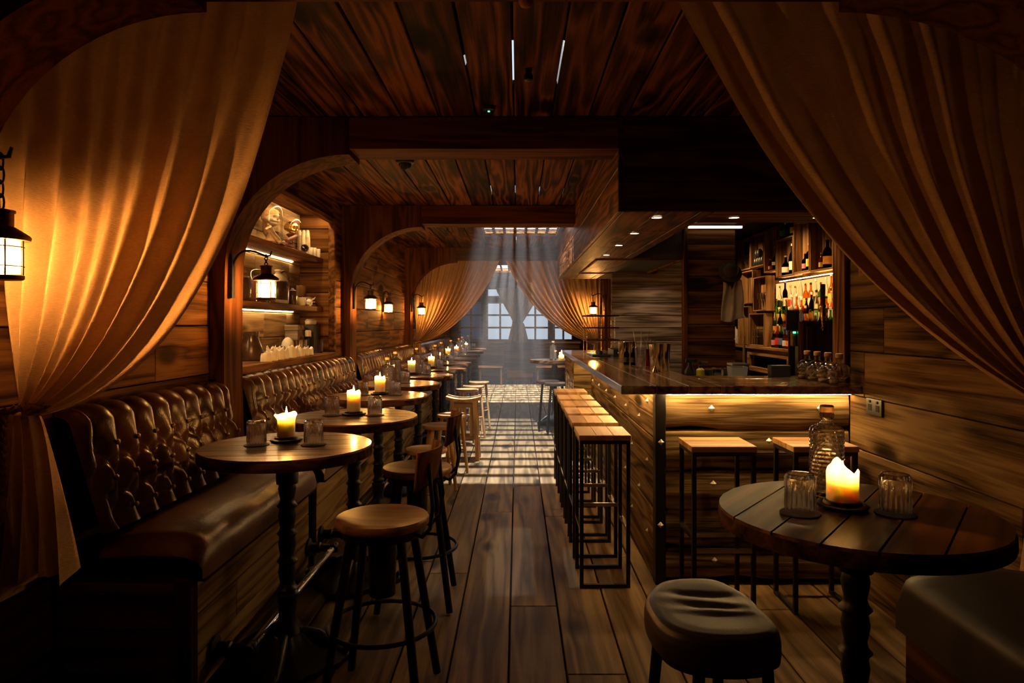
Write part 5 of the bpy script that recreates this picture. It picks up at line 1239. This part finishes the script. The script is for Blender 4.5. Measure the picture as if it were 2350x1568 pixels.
# lower shelf
o = thing('stoneware_flagon', 'large brown stoneware flagon with pale shoulder on the lower shelf', 'jug', (-1.872, 5.33, Z2), R(40)); MB().lathe([(.075, 0), (.082, .01), (.085, .15), (.078, .18)], 28).build('body', 'stoneware', o)
MB().lathe([(.0785, .179), (.06, .212), (.03, .232), (.02, .24), (.02, .255), (.026, .258), (.026, .268), (.02, .27)], 28).build('shoulder', 'pale glaze', o); MB().tube([(.025, 0, .25), (.05, 0, .262), (.075, 0, .25), (.085, 0, .21), (.08, 0, .175)], .009, 10).build('handle', 'stoneware', o)
o = thing('glass_cloche', 'low glass cloche over a dark red object on the lower shelf', 'glass cloche', (-1.87, 4.88, Z2)); MB().lathe([(.098, 0), (.10, .15)] + [(.1 * math.cos(a), .15 + .09 * math.sin(a)) for a in [PI / 2 * i / 8 for i in range(1, 9)]], 32, cap=False).build('glass', 'dome glass', o, smooth=180)
MB().lathe([(.05, .0), (.06, .03), (.05, .10), (.035, .16), (.01, .19)], 16, rib=lambda i, a: 1 + .15 * math.sin(3 * a + i)).build('contents', 'scroll red', o, smooth=180)
o = thing('dark_crock', 'dark glazed crock at the left of the lower shelf', 'crock', (-1.90, 4.62, Z2)); MB().lathe([(.07, 0), (.09, .03), (.095, .12), (.08, .16), (.085, .17), (.075, .172)], 28).build('body', 'stoneware', o)
o = thing('glass_tray', 'low glass display box on the lower shelf in front of the flagon', 'display box', (-1.802, 5.13, Z2)); MB().board(-.03, .03, -.14, .14, 0, .055).build('case', 'dome glass', o, smooth=0); MB().board(-.027, .027, -.137, .137, .002, .03).build('contents', 'book brown', o, smooth=0)
o = thing('medicine_bottle', 'dark straight bottle with pale top beside the flagon', 'bottle', (-1.80, 5.46, Z2)); MB().lathe([(.03, 0), (.033, .004), (.033, .105), (.030, .112)], 20).build('body', 'stoneware', o); MB().lathe([(.0305, .1125), (.026, .118), (.012, .12), (.012, .132), (.010, .134)], 16).build('top', 'pale glaze', o)
for k, (y, hh, x) in enumerate(((5.60, .075, -1.83), (5.67, .065, -1.80), (5.74, .07, -1.81))):
    o = MB().lathe([(.024, 0), (.026, .003), (.026, hh), (.02, hh - .003), (.001, hh - .004)], 18).build('candle_stub', 'pale wax'); o.location = (x, y, Z2); tag(o, 'unlit cream candle on the lower shelf, %s of three' % ('left', 'middle', 'right')[k], 'candle', 'unlit candles on the niche shelves')
for k in range(3):
    o = thing('old_book', 'old brown book in the small stack on the lower shelf, %s' % ('lowest', 'middle', 'topmost')[k], 'book', (-1.885, 6.02, Z2 + .0285 * k), R(4 * (k - 1)), 'stacked books on the lower shelf'); MB().board(-.055, .08, -.10, .10, 0, .005).board(-.055, .08, -.10, .10, .022, .027).board(-.055, -.05, -.10, .10, .005, .022).build('cover', 'book brown', o, smooth=0); MB().board(-.049, .075, -.095, .095, .0055, .0215).build('pages', 'paper', o, smooth=0)
o = MB().lathe([(.035, 0), (.040, .004), (.042, .095), (.038, .098), (.036, .09), (.002, .02)], 24, rib=lambda i, a: 1 + .01 * math.sin(24 * a)).build('woven_pot', 'crate wood Z'); o.location = (-1.90, 5.99, Z2 + .086); tag(o, 'round bamboo pot standing on the stacked books', 'pot')
o = thing('animal_skull', 'small white animal skull in front of the stacked books', 'skull', (-1.785, 5.84, Z2 + .028), R(-60)); m = skull_mesh(.034, 36, 28); m.build('skull', 'white cap', o, smooth=180)
for s in (-1, 1): MB().tube([(-.005, s * .022, .022), (-.012, s * .045, .034), (-.002, s * .055, .05)], [.008, .006, .002], 8).build('horn', 'white cap', o)
# ledge
o = thing('metal_pitcher', 'dark metal pitcher at the left end of the niche ledge', 'pitcher', (-1.86, 4.76, Z3)); MB().lathe([(.10, 0), (.105, .01), (.07, .11), (.052, .16), (.06, .20), (.055, .20), (.048, .165), (.002, .03)], 28, cap=False).build('body', 'stoneware', o, smooth=60)
rc = random.Random(12)
spots = [(-1.70, 4.62), (-1.71, 4.74), (-1.76, 4.84), (-1.70, 4.87), (-1.80, 4.97), (-1.71, 4.99), (-1.77, 5.08), (-1.70, 5.11), (-1.83, 5.16), (-1.72, 5.23), (-1.79, 5.28), (-1.71, 5.34), (-1.78, 5.40), (-1.72, 5.46), (-1.80, 5.52), (-1.71, 5.60)]
for k, (x, y) in enumerate(spots):
    ph = [rc.uniform(0, 6) for _ in range(3)]; r = rc.uniform(.036, .046); hh = rc.uniform(.05, .085)
    def stub(u, v, ph=ph, r=r, hh=hh):
        a = 2 * PI * u; jag = hh * (.16 * math.sin(2 * a + ph[0]) + .07 * math.sin(5 * a + ph[1]))
        if v < .5: q = v / .5; rr = r * (1 + .06 * math.sin(6 * a + ph[2]) - .08 * q); z = q * (hh + jag)
        else: q = (v - .5) / .5; rr = r * (.86 - .86 * q); z = (hh + jag) * (1 - q) + hh * .45 * q if q < .5 else hh * .62 + (jag) * .2 * (1 - q)
        return (max(rr, .0004) * math.cos(a), max(rr, .0004) * math.sin(a), z)
    o = MB().grid(stub, 28, 14, cu=True).build('melted_candle', 'pale wax', smooth=70); o.location = (x + rc.uniform(-.006, .006), y, Z3)
    tag(o, 'burnt-down white candle stub on the niche ledge, %s from the left' % (ORD + ['fifteenth', 'sixteenth'])[k], 'candle', 'burnt-down candle stubs heaped on the niche ledge')
def steelcup(label, loc, r, h):
    t = thing('steel_cup', label, 'cup', loc, 0, 'steel cups on the niche ledge'); MB().lathe([(r * .8, 0), (r, .01), (r, h), (r * .95, h), (r * .93, .012), (.002, .01)], 24, cap=False).build('cup', 'steel', t); return t
steelcup('small steel cup behind the candle stubs', (-1.90, 5.44, Z3), .045, .075); steelcup('larger steel cup before the lidded box', (-1.82, 5.72, Z3), .055, .12)
o = MB().lathe([(.062, 0), (.060, .02), (.045, .045), (.02, .058), (.001, .06)], 24, cap=False).build('cream_lid', 'pale wax', smooth=180); o.location = (-1.905, 5.66, Z3 + .0); o.scale = (1, 1, 2.4); tag(o, 'cream domed wax block behind the steel cup', 'wax block')
o = thing('lidded_box', 'grey wooden box with a lid on the niche ledge', 'box', (-1.915, 5.86, Z3)); MB().board(-.055, .055, -.085, .085, 0, .20).build('body', 'grey wood X', o, smooth=0); MB().board(-.058, .062, -.092, .092, .2005, .245).build('lid', 'grey wood X', o, smooth=0)
o = thing('dark_box', 'tall black box at the right end of the niche ledge', 'box', (-1.875, 6.08, Z3)); MB().board(-.09, .09, -.10, .10, 0, .245).build('body', 'black paint', o, smooth=0)
o = MB().lathe([(.03, 0), (.045, .004), (.05, .035), (.035, .05), (.02, .045)], 18, rib=lambda i, a: 1 + .12 * math.sin(3 * a)).build('shell_dish', 'pale glaze'); o.location = (-1.84, 6.06, Z3 + .2455); tag(o, 'small pale dish on top of the tall black box', 'dish')
o = thing('ledge_candlestick', 'white candle stub raised on a dark stand before the lidded box', 'candle', (-1.80, 5.86, Z3)); MB().lathe([(.035, 0), (.012, .01), (.010, .13), (.03, .14), (.03, .146)], 18).build('stand', 'iron', o); MB().lathe([(.026, .1465), (.027, .19), (.02, .20), (.001, .175)], 18, rib=lambda i, a: 1 + .05 * math.sin(3 * a)).build('wax', 'pale wax', o)
o = thing('cut_glass', 'cut glass tumbler before the tall black box', 'glass', (-1.74, 5.98, Z3)); MB().lathe([(.03, 0), (.033, .004), (.036, .12), (.034, .12), (.029, .012), (.002, .01)], 20, cap=False, rib=lambda i, a: 1 + .03 * math.cos(12 * a)).build('glass_body', 'clear glass', o)
# ---------------------------------------------------------------- ceiling fittings
o = thing('dome_camera', 'black dome camera on the plank ceiling before the second beam', 'camera', (-.775, 4.70, CZ)); MB().lathe([(.062, 0), (.06, -.02), (.05, -.028)], 28).build('housing', 'black plastic', o); MB().lathe([(.045, -.029), (.04, -.05), (.025, -.065), (.001, -.072)], 24, cap=False).build('dome', 'screen', o, smooth=180)
o = thing('smoke_detector', 'small dark detector with a green light on the near ceiling', 'detector', (-.15, 3.55, CZ)); MB().lathe([(.035, 0), (.033, -.018), (.02, -.022)], 20).build('housing', 'black plastic', o); MB().lathe([(.006, -.0225), (.005, -.026), (.001, -.027)], 8).build('indicator', 'green led', o)
o = thing('ceiling_hook', 'small black fitting on the near ceiling between the open joints', 'hook', (-.012 + .06, 3.02, CZ)); MB().lathe([(.016, 0), (.014, -.02), (.02, -.03), (.018, -.05), (.008, -.055)], 14).build('body', 'black paint', o)
o = thing('wooden_knob', 'round wooden knob under the first timber beam at the top edge', 'knob', (.024, 1.96, 2.369)); MB().lathe([(.006, 0), (.008, -.006), (.018, -.014), (.022, -.026), (.016, -.038), (.001, -.043)], 18).build('body', 'brown wood Z', o, smooth=60)
# ---------------------------------------------------------------- far right table with its stools, far booths and step
t = copy_tree(tp, 'small dark round table beyond the far end of the bar', (.52, 9.6, 0), .3)
make_candle('lit candle on the far right table beyond the bar', (.62, 9.62, TZ), .09, .037, 0, 2.5); make_candle('second lit candle nearer on the far right table', (.60, 9.40, TZ), .05, .037, 0, 2.0)
make_decanter('corked glass water bottle on the far right table', (.49, 9.45, TZ), .5)
for i, (x, y) in enumerate(((.40, 9.05), (.50, 8.75))):
    t = thing('low_stool', 'dark round stool, %s one at the far right table' % ('rear', 'front')[i], 'stool', (x, y, 0), 0, 'dark stools at the far right table')
    MB().lathe([(.14, .62), (.155, .625), (.155, .655), (.14, .665), (.002, .668)], 28).build('seat', 'dark leather', t, smooth=50)
    for k in range(4):
        a = PI / 4 + k * PI / 2; MB().tube([(.10 * math.cos(a), .10 * math.sin(a), .62), (.17 * math.cos(a), .17 * math.sin(a), .004)], .012, 8).build('leg', 'iron', t)
for i, (x0, x1) in enumerate(((-.92, -.32), (.40, 1.45))):
    t = thing('booth_back', ('tall dark booth back in front of the left part of the far windows', 'wide dark booth back in front of the right part of the far windows')[i], 'booth', (0, 0, 0), 0, 'dark wooden booths before the far windows')
    m = MB(); boards(m, None, 16.0, 16.04, x0, x1, .0, .95, .14, 'X', 'Y', lens=(2, 3)); m.build('panel', 'dark wood X', t, smooth=0)
    MB().board(x0 - .02, x1 + .02, 15.96, 16.08, .95, .99).build('cap_rail', 'brown wood X', t, smooth=0)
    MB().board(x0 + .02, x1 - .02, 15.6, 15.98, .40, .45).build('seat', 'brown wood X', t, smooth=0)
    for xx in (x0 + .04, x1 - .08): MB().board(xx, xx + .04, 15.62, 15.66, 0, .399).build('leg', 'dark wood Z', t, smooth=0)
t = thing('low_bench', 'low wooden bench between the two booths below the far windows', 'bench', (0, 0, 0)); MB().board(-.5 + .25, .36, 16.1, 16.45, .13, .30).build('seat', 'brown wood X', t, smooth=0)
for xx in (-.2, .26): MB().board(xx, xx + .05, 16.12, 16.43, 0, .129).build('leg', 'dark wood Z', t, smooth=0)
# ---------------------------------------------------------------- haze hanging in the aisle, lit by the roof daylight
m, nt, out = newmat('haze')
vs = N(nt, 'ShaderNodeVolumeScatter'); vs.inputs['Color'].default_value = (.95, .92, .88, 1); vs.inputs['Density'].default_value = .021; vs.inputs['Anisotropy'].default_value = .2
nt.links.new(vs.outputs[0], out.inputs['Volume'])
for (y0, y1, lb) in ((6.9, 10.14, 'thin smoky haze in the aisle under the near ceiling grating'), (10.80, 15.4, 'thin smoky haze beyond the far curtains, before the windows')):
    tag(MB().box(-.78, .50, y0, y1, .02, CZ - .03).build('haze', 'haze', smooth=0, kind='stuff'), lb, 'haze')
